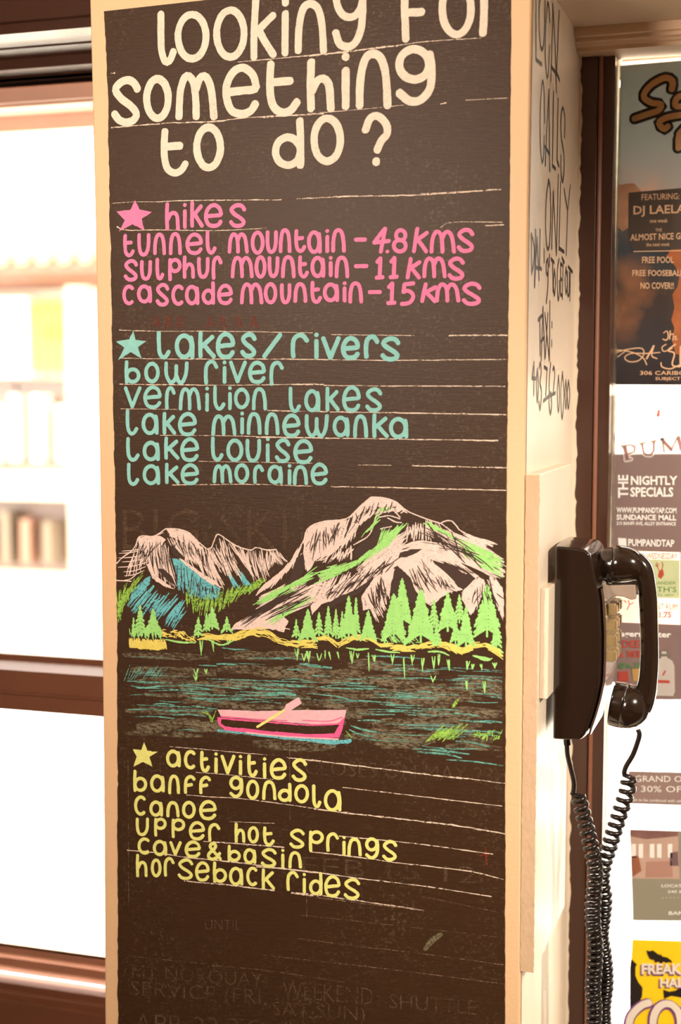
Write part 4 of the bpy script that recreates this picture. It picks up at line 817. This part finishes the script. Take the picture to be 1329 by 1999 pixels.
# bright metal face plate on the front
b = MB(); vs = []; pys = list(np.linspace(1150, 1436, 26))
for py in pys:
    for Y in (YN+.006, YF_-.006): vs += [front(py, Y, .0036), front(py, Y, .0062)]
fs = []
for i in range(25):
    a = 4*i; c = a+4; fs += [(a+1, a+3, c+3, c+1), (a, a+1, c+1, c), (a+3, a+2, c+2, c+3), (a+2, a, c, c+2)]
fs += [(0, 2, 3, 1), (100, 101, 103, 102)]
b.add(vs, fs); b.build('face_plate', CHROME, ph, label='bright metal face plate')
# keypad bezel and keys
b = MB(); za, zb_ = front(1182, YM)[2], front(1305, YM)[2]; xk = front(1240, YM)[0]
xk -= .0035; b.box((xk+.002, YM-.032, zb_), (xk+.009, YM+.032, za)); b.build('keypad_bezel', BLK, ph, bevel=.002)
for r in range(4):
    zr = za-(za-zb_)*(r+.5)/4
    for c in range(3):
        yc = YM+(c-1)*.0195; b = MB(); b.box((xk+.0085, yc-.0072, zr-.0062), (xk+.0155, yc+.0072, zr+.0062)); b.box((xk+.0145, yc-.0055, zr-.0048), (xk+.0178, yc+.0055, zr+.0048))
        b.build('key', KEYM, ph, bevel=.0007)
# handset hook: two smoky prongs and a cross web
for s in (-1, 1):
    b = MB(); Yh = YM+s*.019
    pr = [(1172,1128),(1190,1138),(1244,1137),(1246,1164),(1236,1166),(1222,1160),(1205,1158),(1192,1166),(1182,1185),(1172,1200)]
    P = [q(x, y, YM) for x, y in pr]; b.prism([(p[0], Yh-.003, p[2]) for p in P], (0, .006, 0)); b.build('hook_prong', CLEARG, ph, bevel=.0012, label='smoky grey handset hook')
b = MB(); P = [q(x, y, YM) for x, y in ((1172,1122),(1186,1132),(1192,1150),(1186,1176),(1172,1196))]; b.prism([(p[0], YM-.016, p[2]) for p in P], (0, .032, 0)); b.build('hook_base', CHROME, ph, bevel=.0015, label='bright metal hook base')
b = MB(); p = q(1106, 1444, YM-.02); b.tube([p+np.array([0, 0, .004]), p+np.array([.001, 0, -.006])], .0042, 12); b.build('cord_grommet', BLK2, ph)

# handset
YH = YM
hs = thing('telephone_handset', 'black telephone handset hanging on the hook of the wall telephone', 'telephone handset', tuple(q(1262, 1425, YH)))
sc = float(np.linalg.norm(q(1200, 1200, YH)-q(1201, 1200, YH)))       # metres per pixel here
def H3(x, y): return q(x, y, YH)
hp = [(1232,1088,15,17),(1246,1096,17,20),(1257,1112,18,20),(1262,1138,18,19),(1265,1170,18.5,18),(1266.5,1210,18,17.5),(1267.5,1250,18,17.5),(1267.5,1290,18.5,18),(1265,1325,19,19),(1260,1352,21,20),(1252,1378,22,22),(1240,1396,18,20)]
P = smooth([(a, b_) for a, b_, _, _ in hp], 5); RA = smooth([(c, d) for _, _, c, d in hp], 5)
b = MB(); b.tube([H3(*p) for p in P], [(r[0]*sc, r[1]*sc) for r in RA], 20); hd = b.build('handle', BLK, hs, smooth=True)
def lathe(stations, seg=36):
    b = MB(); C_ = [H3(x, y) for x, y, r in stations]; ax = C_[-1]-C_[0]; ax /= np.linalg.norm(ax); w = np.array([0, 1., 0]); u = np.cross(w, ax); vs = []
    for c, (x, y, r) in zip(C_, stations):
        for k in range(seg):
            a = 2*math.pi*k/seg; vs.append(c+u*r*sc*math.cos(a)+w*r*sc*math.sin(a))
    n = len(stations); fs = [(i*seg+k, i*seg+(k+1) % seg, (i+1)*seg+(k+1) % seg, (i+1)*seg+k) for i in range(n-1) for k in range(seg)]
    fs += [tuple(range(seg-1, -1, -1)), tuple(range((n-1)*seg, n*seg))]; b.add(vs, fs); return b
lathe([(1172,1103,27),(1172.5,1103,31),(1175,1103.2,33),(1180,1103.4,34),(1190,1103.8,36),(1197,1104,37),(1198,1104,36.2)]).build('ear_cap', BLK, hd, smooth=False, bevel=.0008)
lathe([(1198,1101,36.2),(1199,1101,37),(1212,1101.5,36.5),(1225,1102.5,35),(1236,1104,32),(1246,1106,27),(1253,1107.5,20),(1258,1109,11)]).build('ear_cup', BLK, hs, smooth=True)
lathe([(1193,1372,38),(1193.5,1372,42),(1196,1372.5,44),(1203,1374,45),(1212,1376,45.5),(1216,1377,45.5),(1217,1377.2,44.5)]).build('mouth_cap', BLK, hd, smooth=False, bevel=.0008)
lathe([(1217,1377,44.5),(1218,1377.2,45.5),(1230,1380,44.5),(1240,1382.5,42),(1250,1385,36),(1258,1388,28),(1264,1390,19),(1268,1392,9)]).build('mouth_cup', BLK, hs, smooth=True)

# coiled cord: lead from the housing, coil down, loop below, coil back up, lead to the handset
def cord():
    YA, YB_ = YM-.02, YM
    down = [(1130,1556),(1138,1590),(1148,1630),(1156,1665),(1162,1700),(1160,1735),(1157,1770),(1158,1810),(1162,1850),(1160,1890),(1157,1930),(1160,1970),(1158,2010),(1160,2060)]
    up = [(1160,2075),(1175,2060),(1178,2010),(1176,1970),(1181,1925),(1181,1895),(1177,1855),(1172,1825),(1177,1785),(1179,1750),(1174,1715),(1180,1680),(1190,1650),(1202,1612),(1214,1575),(1224,1545),(1228,1520)]
    b = MB()
    lead1 = smooth([(1106,1446),(1108,1475),(1114,1500),(1120,1528),(1119,1546),(1116,1553)], 6)
    P1 = [q(x, y, YA) for x, y in lead1]
    lead2 = smooth([(1217,1512),(1222,1496),(1235,1474),(1244,1450),(1248,1434),(1245,1424)], 6)
    P2 = [q(x, y, YB_) for x, y in lead2]
    def coil(path, Ya, Yb, r, p0, p1, hand=1):
        c = smooth(path, 10); n = len(c); Q = np.array([q(x, y, Ya+(Yb-Ya)*i/(n-1)) for i, (x, y) in enumerate(c)])
        d = np.linalg.norm(np.diff(Q, axis=0), axis=1); cs = np.concatenate([[0], np.cumsum(d)]); L = cs[-1]; out = []; s = 0; ang = 0
        T_ = np.gradient(Q, axis=0); T_ /= np.linalg.norm(T_, axis=1)[:, None]
        while s < L:
            f_ = s/L; pitch = p0+(p1-p0)*min(1, f_*2.2) if p1 < p0 or True else p0
            c_ = np.array([np.interp(s, cs, Q[:, k]) for k in range(3)]); t = np.array([np.interp(s, cs, T_[:, k]) for k in range(3)]); t /= np.linalg.norm(t)
            u = np.cross(t, (0, 1, 0)); u /= np.linalg.norm(u); w = np.cross(t, u)
            out.append(c_+(u*math.cos(ang)+w*math.sin(ang)*hand)*r); ang += 2*math.pi/14; s += pitch/14
        return out
    c1 = coil(down, YA, YM-.014, .0070, 17*sc, 13.5*sc)
    c2 = coil(up[::-1], YB_, YM+.006, .0072, 20*sc, 13*sc)
    b.tube(P1+c1, .0029, 8); b.tube((P2[::-1]+c2), .0029, 8)
    lo = [c1[-1], (c1[-1]+c2[-1])/2+np.array([0, 0, -.02]), c2[-1]]; b.tube([np.array(p) for p in lo], .0021, 7)
    o = b.build('coiled_cord', BLK2, smooth=True); return tag(o, 'black coiled telephone cord hanging from handset and wall telephone', 'cord')
cord()

# ------------------------------------------------------------------ POSTERS ON THE RIGHT WINDOW
YP = YG-.003
def fp(k): return lambda px, py: on(px, py, 1, YP-.0004*k)
def sheet(name, pts, m, parent=None, k=0, label=None, th=.0003):
    b = MB(); P = [on(x, y, 1, YP-.0004*k) for x, y in pts]; b.add(P, [tuple(range(len(P)))]); return b.build(name, m, parent, label=label)
def ptext(parent, m, items, k=2, name='lettering', label=None):
    for it in items:
        b = MB(); s, x0, y0, x1, y1 = it[:5]; sl = it[5] if len(it) > 5 else -.02; bo = it[6] if len(it) > 6 else .01
        typeset(b, s, x0, y0, x1, y1, fp(k), sl, bo)
        b.build(name, m, parent, label=label)
def pbrush(b, pts, w, k, sm=True, jit=.03, n=None):
    qq = smooth(pts) if sm and len(pts) > 2 else pts; b.ribbon([on(x, y, 1, YP-.0004*k) for x, y in qq], w*PXM*1.15, NB, jit=jit)
PCR = mat('print_cream', srgb(244, 200, 160), .5, trans=.15)
def sky_poster():
    m = bpy.data.materials.new('stormy_sky_print'); m.use_nodes = True; nt = m.node_tree; N = nt.nodes; L = nt.links; p = N['Principled BSDF']; p.inputs['Roughness'].default_value = .35
    tc = N.new('ShaderNodeTexCoord'); sp = N.new('ShaderNodeSeparateXYZ'); L.new(tc.outputs['Generated'], sp.inputs[0])
    cr = N.new('ShaderNodeValToRGB'); e = cr.color_ramp.elements
    e[0].position = 0; e[0].color = (*srgb(42, 34, 36), 1); e[1].position = 1; e[1].color = (*srgb(126, 134, 128), 1)
    for pos, c in ((.12, (52, 48, 50)), (.28, (58, 48, 44)), (.42, (50, 54, 58)), (.52, (78, 70, 66)), (.60, (140, 130, 122)), (.75, (132, 134, 128))): x = e.new(pos); x.color = (*srgb(*c), 1)
    L.new(sp.outputs[2], cr.inputs[0])
    n = N.new('ShaderNodeTexNoise'); n.inputs['Scale'].default_value = 13; n.inputs['Detail'].default_value = 7; L.new(tc.outputs['Object'], n.inputs[0])
    # orange lit cloud: strongest in the lower middle and on the left shoulder
    r = N.new('ShaderNodeMapRange'); r.inputs[1].default_value = .50; r.inputs[2].default_value = .66; L.new(n.outputs[0], r.inputs[0])
    w = N.new('ShaderNodeValToRGB'); e = w.color_ramp.elements; e[0].position = .10; e[0].color = (0, 0, 0, 1); e[1].position = .7; e[1].color = (0, 0, 0, 1)
    for pos, c in ((.22, .3), (.4, .2), (.58, .7)): x = e.new(pos); x.color = (c, c, c, 1)
    L.new(sp.outputs[2], w.inputs[0]); ml = N.new('ShaderNodeMath'); ml.operation = 'MULTIPLY'; L.new(r.outputs[0], ml.inputs[0]); L.new(w.outputs[0], ml.inputs[1])
    mx = N.new('ShaderNodeMix'); mx.data_type = 'RGBA'; mx.inputs[7].default_value = (*srgb(205, 130, 75), 1); L.new(ml.outputs[0], mx.inputs[0]); L.new(cr.outputs[0], mx.inputs[6])
    L.new(mx.outputs[2], p.inputs['Base Color'])
    tr = N.new('ShaderNodeBsdfTranslucent'); L.new(mx.outputs[2], tr.inputs[0]); ms = N.new('ShaderNodeMixShader'); ms.inputs[0].default_value = .12
    L.new(p.outputs[0], ms.inputs[1]); L.new(tr.outputs[0], ms.inputs[2]); L.new(ms.outputs[0], N['Material Output'].inputs[0]); return m
p1_ = thing('poster', 'dark stormy sky event poster, topmost on the right window', 'poster', tuple(on(1300, 752, 1, YP)))
sheet('sheet', [(1211,128),(1500,104),(1500,752),(1196,751),(1200,560),(1204,400)], sky_poster(), p1_)
# cloud on the left shoulder
b = MB(); cl = [(1205,360)]+[(1205+8*i+random.uniform(-2,2), 372-16*math.sin(i*.55)+random.uniform(-3,3)) for i in range(1, 8)]+[(1264,372),(1268,388),(1262,400),(1250,412),(1256,425),(1240,440),(1226,445),(1215,452),(1204,440)]
vs = [on(x, y, 1, YP-.0004) for x, y in cl]; b.add(vs, [tuple(range(len(vs)))]); b.build('printed_cloud', mat('print_cloud', srgb(196, 150, 118), .5, var=.3, vscale=60, trans=.12), p1_)
b = MB(); cl = [(1300,500),(1310,488),(1329,480),(1500,470),(1500,700),(1345,700),(1318,690),(1312,665),(1316,640),(1310,625),(1316,600),(1312,575),(1322,560),(1326,540),(1318,520)]
vs = [on(x, y, 1, YP-.0004) for x, y in cl]; b.add(vs, [tuple(range(len(vs)))]); b.build('printed_cloud', mat('print_fire', srgb(178, 102, 58), .5, var=.5, vscale=45, trans=.12), p1_)
b = MB(); vs = [on(x, y, 1, YP-.0007) for x, y in ((1227,376),(1500,352),(1500,484),(1236,488),(1226,470))]; b.add(vs, [tuple(range(5))]); b.build('text_panel', mat('print_panel', srgb(84, 72, 64), .5, var=.25, vscale=30, trans=.1), p1_)
# brush script heading, black outline first
scr = [[(1311,175),(1312,158),(1296,152),(1268,168),(1256,188),(1270,200),(1290,204),(1284,216),(1260,224),(1237,232)],
       [(1340,186),(1322,190),(1318,206),(1334,208)], [(1329,224),(1300,230),(1286,240),(1296,252),(1304,246)], [(1345,258),(1326,264),(1324,290)], [(1325,262),(1345,240)]]
b = MB()
for s in scr: pbrush(b, s, 24, 2)
b.build('script_outline', mat('print_black', srgb(30, 22, 18), .5), p1_, label='black outline of the brush script heading')
b = MB()
for s in scr: pbrush(b, s, 12, 3)
b.build('script_lettering', mat('print_gold', srgb(208, 164, 118), .5, trans=.05), p1_, label='tan brush script heading')
ptext(p1_, PCR, [('FEATURING:', 1252, 379, 1326, 391, -.03, .005), ('DJ LAELA', 1236, 402, 1338, 424, -.03, .02), ('one week', 1268, 427, 1303, 435), ('THE', 1279, 446, 1292, 452), ('ALMOST NICE GUYS', 1230, 457, 1352, 470, -.03, .02), ('the next week', 1261, 474, 1307, 481),
    ('FREE POOL', 1253, 501, 1315, 514, -.01, .02), ('FREE FOOSEBALL', 1234, 527, 1334, 539, 0, .02), ('NO COVER!!', 1250, 551, 1315, 564, 0, .02), ('306 CARIBOU ST', 1249, 724, 1372, 732, 0, .01), ('SUBJECT TO', 1279, 736, 1350, 744, 0, .01)], label='cream printed poster text')
b = MB(); vs = [on(x, y, 1, YP-.0012) for x, y in ((1236,490),(1500,485),(1500,487),(1236,492))]; b.add(vs, [(0, 1, 2, 3)])
for s, w in (([(1195,684),(1215,684),(1240,690),(1256,700),(1262,712)], 2.2), ([(1196,690),(1225,682),(1252,680),(1256,692),(1246,704),(1228,706),(1219,698),(1232,690),(1262,690),(1288,688)], 2.2), ([(1205,697),(1225,682)], 1.8), ([(1262,700),(1276,675)], 3.5), ([(1276,675),(1272,694),(1282,700)], 2.4), ([(1300,672),(1292,678),(1296,686),(1312,680)], 2.2),
             ([(1318,672),(1304,684),(1316,690),(1312,712),(1326,716)], 3), ([(1290,708),(1292,716),(1308,720),(1329,712),(1350,714)], 2.6), ([(1329,676),(1329,714)], 6), ([(1329,676),(1346,684),(1348,704),(1329,712)], 5), ([(1295,650),(1301,646),(1304,652)], 2), ([(1294,662),(1300,664),(1304,658),(1303,648)], 2.5), ([(1308,646),(1307,662)], 2.5), ([(1308,654),(1314,652),(1313,664)], 2.2), ([(1316,658),(1320,656),(1317,663),(1322,662)], 1.8)):
    pbrush(b, s, w, 3)
b.build('script_emblem', PCR, p1_, label='cream swash and blackletter initials')

MV = mat('print_mauve_grey', srgb(126, 104, 100), .6, var=.05, vscale=60, trans=.06)
WHT = mat('print_bright_white', srgb(255, 252, 248), .6)
WH = mat('print_white', srgb(250, 246, 240), .6, trans=.5)
RD = mat('print_red', srgb(215, 95, 80), .6, trans=.4)
GN = mat('print_green', srgb(186, 206, 164), .6, var=.1, trans=.3)
MVT = mat('print_rose_grey', srgb(170, 130, 130), .6, trans=.4)
p2_ = thing('poster', 'tall grey nightly specials poster behind the telephone handset', 'poster', tuple(on(1265, 1368, 1, YP)))
sheet('sheet', [(1195,886),(1500,884),(1500,1078),(1328,1078),(1193,1074)], MV, p2_)
sheet('sheet', [(1193,1214),(1328,1220),(1500,1222),(1500,1366),(1270,1366),(1193,1330)], MV, p2_)
sheet('sheet', [(1196,770),(1201,770),(1200,888),(1195,888)], MV, p2_); sheet('sheet', [(1328,1078),(1500,1080),(1500,1222),(1328,1220)], MV, p2_)
sheet('white_panel', [(1201,771),(1500,766),(1500,886),(1200,888)], WH, p2_, 1)
b = MB(); pbrush(b, [(1284,812),(1285,806),(1286,802)], 5, 2); pbrush(b, [(1282,810),(1290,810)], 2, 2); b.build('emblem', RD, p2_)
def serif(b, strokes, k):
    for s, w in strokes: pbrush(b, s, w, k, sm=False)
pum = [([(1219,872),(1224,896)], 7), ([(1216,872),(1230,868)], 2.2), ([(1220,898),(1232,896)], 2.2), ([(1232,869),(1239,872),(1238,882),(1226,886)], 3), ([(1253,866),(1256,884),(1262,888),(1270,888),(1276,880),(1276,862)], 3.6), ([(1250,867),(1260,864)], 2.2), ([(1270,863),(1279,861)], 2.2),
       ([(1293,859),(1296,882)], 3), ([(1293,859),(1310,878)], 6), ([(1310,878),(1322,854)], 2.4), ([(1324,854),(1330,878)], 7)]
b = MB(); serif(b, [(s, w+8) for s, w in pum], 2); b.build('letter_outline', WH, p2_)
b = MB(); serif(b, pum, 3); b.build('lettering', MVT, p2_, label='arched grey serif capitals')
ptext(p2_, WHT, [('NIGHTLY', 1231, 929, 1322, 947, 0, .03), ('SPECIALS', 1230, 951, 1314, 970, 0, .03), ('WWW.PUMPANDTAP.COM', 1203, 990, 1320, 1001, .01, .03), ('SUNDANCE MALL', 1203, 1004, 1320, 1015, .01, .03), ('215 BANFF AVE, ALLEY ENTRANCE', 1203, 1018, 1319, 1026, .01, .02), ('PUMPANDTAP', 1226, 1052, 1316, 1066, .02, .03)], label='white printed block capitals')
b = MB(); fv = lambda u, v: on(1206+(v-0), 972-u, 1, YP-.0008)
typeset(b, 'THE', 0, 0, 45, 20, lambda px, py: on(1206+py, 972-px, 1, YP-.0008), 0, .03); b.build('lettering', WHT, p2_, label='word the set sideways')
sheet('badge', [(1206,1050),(1222,1051),(1223,1066),(1207,1065)], WHT, p2_, 1)
sheet('colour_panel', [(1193,1074),(1328,1078),(1328,1220),(1193,1214)], mat('print_blush', srgb(222, 190, 178), .6, trans=.5), p2_, 1)
sheet('colour_panel', [(1262,1092),(1326,1094),(1326,1168),(1262,1166)], GN, p2_, 2)
sheet('white_panel', [(1200,1150),(1246,1152),(1246,1214),(1200,1212)], WH, p2_, 2)
ptext(p2_, RD, [('WEDNESDAY', 1262, 1079, 1322, 1091, .02, .01), ('PINT RUM', 1272, 1178, 1322, 1190, .02, .0), ('$1.75', 1276, 1194, 1310, 1208, 0, .03), ('DEER', 1214, 1250, 1262, 1264, .01, .02), ('& BEER', 1206, 1270, 1265, 1283, .01, .02)], 3, label='red printed words and price')
ptext(p2_, mat('print_darkgreen', srgb(110, 160, 105), .6, trans=.4), [('ALEXANDER', 1256, 1135, 1319, 1141, .0, .0), ("KEITH'S", 1256, 1145, 1320, 1156, 0, .0), ('SINCE 1820', 1266, 1160, 1316, 1163, 0, 0), ('$6.50', 1206, 1293, 1262, 1306, 0, .03)], 3, label='green printed words and price')
b = MB(); vs = [on(x, y, 1, YP-.0012) for x, y in ((1286,1115),(1294,1110),(1296,1122),(1290,1130),(1284,1126))]; b.add(vs, [tuple(range(5))])
for s in ([(1287,1114),(1283,1106),(1282,1098)], [(1283,1106),(1279,1103)], [(1291,1111),(1294,1104),(1292,1097)], [(1283,1106),(1286,1101)]): pbrush(b, s, 1.6, 3)
for s in ([(1224,1190),(1228,1180),(1226,1172)], [(1230,1180),(1236,1176)], [(1222,1176),(1218,1172)]): pbrush(b, s, 2, 3)
b.build('emblem', RD, p2_, label='red antlered deer emblem')
ptext(p2_, WHT, [('Jagermeister', 1203, 1231, 1310, 1246, .02, .03)], 3, label='white blackletter style word')
b = MB(); vs = [on(x, y, 1, YP-.0012) for x, y in ((1206,1311),(1226,1310),(1227,1330),(1206,1330))]; b.add(vs, [(0, 1, 2, 3)]); b.build('printed_can', RD, p2_)
b = MB(); vs = [on(x, y, 1, YP-.0012) for x, y in ((1233,1306),(1250,1305),(1248,1330),(1236,1330))]; b.add(vs, [(0, 1, 2, 3)]); b.build('printed_glass', mat('print_beer', srgb(235, 195, 120), .6, trans=.5), p2_)
b = MB(); bo = [(1291,1278),(1291,1270),(1300,1269),(1301,1278),(1302,1284),(1312,1290),(1316,1300),(1317,1350),(1314,1359),(1278,1358),(1276,1350),(1277,1298),(1283,1288),(1290,1284)]
vs = [on(x, y, 1, YP-.0012) for x, y in bo]; b.add(vs, [tuple(range(len(vs)))]); bot = b.build('printed_bottle', WH, p2_, label='pale square shouldered bottle')
b = MB(); pbrush(b, [(1283,1330),(1305,1331)], 6, 4); pbrush(b, [(1294,1318),(1298,1310)], 3, 4); b.build('printed_label', RD, bot, label='red bottle label')
b = MB(); pbrush(b, [(1290,1279),(1301,1279)], 5, 4); pbrush(b, [(1291,1270),(1301,1270)], 3, 4); b.build('printed_cap', mat('print_grey', srgb(130, 130, 118), .6, trans=.4), bot)

p3_ = thing('leaflet', 'narrow grey mauve thirty percent off strip below the specials poster', 'leaflet', tuple(on(1290, 1572, 1, YP)))
sheet('sheet', [(1226,1505),(1500,1512),(1500,1578),(1231,1569)], mat('print_mauve', srgb(140, 116, 110), .6, var=.05, trans=.08), p3_)
ptext(p3_, WHT, [('GRAND O', 1239, 1514, 1331, 1526, .01, .0), ('30% OFF', 1251, 1534, 1342, 1546, .01, .0), ('not to be combined with other offers', 1233, 1558, 1360, 1564, .03, .0)], label='white printed offer text')
p4_ = thing('leaflet', 'leaflet with a lodge room photograph above a grey green panel', 'leaflet', tuple(on(1290, 1797, 1, YP)))
GG = mat('print_grey_green', srgb(140, 134, 116), .6, var=.04, trans=.08)
sheet('sheet', [(1229,1619),(1323,1622),(1500,1625),(1500,1800),(1235,1797),(1232,1700)], GG, p4_)
sheet('photo', [(1229,1619),(1323,1622),(1326,1716),(1233,1715)], mat('print_room', srgb(214, 182, 166), .5, var=.15, vscale=40, trans=.1), p4_, 1)
def pat(name, pts, m): return sheet(name, pts, m, p4_, 2)
pat('printed_ceiling', [(1229,1619),(1323,1622),(1323,1632),(1262,1638),(1229,1632)], mat('print_dusk', srgb(168, 125, 120), .6, var=.3, vscale=70, trans=.35))
for i, x in enumerate((1232, 1246, 1268, 1282, 1303)): pat('printed_window', [(x,1648),(x+9,1647),(x+9,1675),(x,1674)], WHT)
pat('printed_chair', [(1232,1672),(1246,1670),(1252,1700),(1234,1712)], mat('print_chair', srgb(196, 130, 100), .6, trans=.4))
pat('printed_sofa', [(1262,1682),(1310,1680),(1314,1712),(1260,1712)], mat('print_sofa', srgb(222, 180, 165), .6, trans=.4)); pat('printed_fireplace', [(1308,1665),(1323,1662),(1324,1690),(1308,1690)], mat('print_fireplace', srgb(150, 120, 125), .6, trans=.3))
ptext(p4_, WHT, [('LOCATED IN', 1291, 1726, 1362, 1732, .01, .02), ('245 BANFF', 1303, 1738, 1362, 1743, .01, .02), ('. . . . . . . . . .', 1292, 1752, 1362, 1753, .0, .02), ('BANFF', 1305, 1779, 1350, 1786, 0, .02)], label='white printed address')

p5_ = thing('poster', 'yellow halloween party poster with a black bat, lowest on the right window', 'poster', tuple(on(1290, 2100, 1, YP)))
YEL = mat('print_yellow', srgb(240, 200, 24), .5, var=.06, vscale=30, trans=.08)
sheet('sheet', [(1234,1834),(1500,1842),(1500,2100),(1229,2100),(1230,1900)], YEL, p5_)
BK = mat('print_soot', srgb(34, 24, 22), .6)
b = MB()
def bp(pts, k=2): 
    vs = [on(x, y, 1, YP-.0004*k) for x, y in pts]; b.add(vs, [tuple(range(len(vs)))])
bp([(1231,1872),(1236,1876),(1243,1883),(1240,1888),(1240,1905),(1246,1918),(1254,1928),(1253,1944),(1246,1962),(1236,1970),(1229,1968),(1229,1890)])
bp([(1294,1932),(1306,1936),(1318,1934),(1330,1926),(1345,1924),(1345,1950),(1310,1944),(1296,1950)])
b.build('printed_silhouette', BK, p5_, label='black crag silhouettes')
b = MB(); bp([(1261,1855),(1268,1857),(1274,1855),(1281,1860),(1285,1864),(1286,1861),(1288,1865),(1291,1863),(1292,1867),(1302,1869),(1310,1875),(1312,1880),(1305,1878),(1300,1880),(1295,1877),(1290,1882),(1285,1877),(1279,1880),(1276,1874),(1268,1872),(1264,1864)], 3); b.build('printed_bat', BK, p5_, label='black flying bat')
PU = mat('print_purple', srgb(125, 65, 140), .5, trans=.1); PWH = mat('print_bone', srgb(252, 242, 228), .5)
big = [[(1266,1958),(1250,1964),(1232,1982),(1226,2004),(1230,2030)], ell(1300, 1998, 27, 38, 0, 360, 26), [(1345,1965),(1330,1985),(1330,2030)]]
b = MB()
for s in big: pbrush(b, s, 22, 4, sm=len(s) < 20)
b.build('letter_outline', PU, p5_, label='purple outline of the big letters')
b = MB()
for s in big: pbrush(b, [(x+1.5, y-1) for x, y in s], 15, 5, sm=len(s) < 20)
b.build('lettering', PWH, p5_, label='big bone white letters')
ptext(p5_, PU, [('FREAK', 1250, 1883, 1330, 1905, .0, .05), ('HALLO', 1286, 1911, 1366, 1930, .0, .05)], 4, label='purple shadow of the letters')
ptext(p5_, PWH, [('FREAK', 1252, 1881, 1331, 1902, .0, .04), ('HALLO', 1288, 1909, 1367, 1928, .0, .04)], 5, label='bone white chunky letters')
# sheets of plain paper and the sunlit street show white between the posters
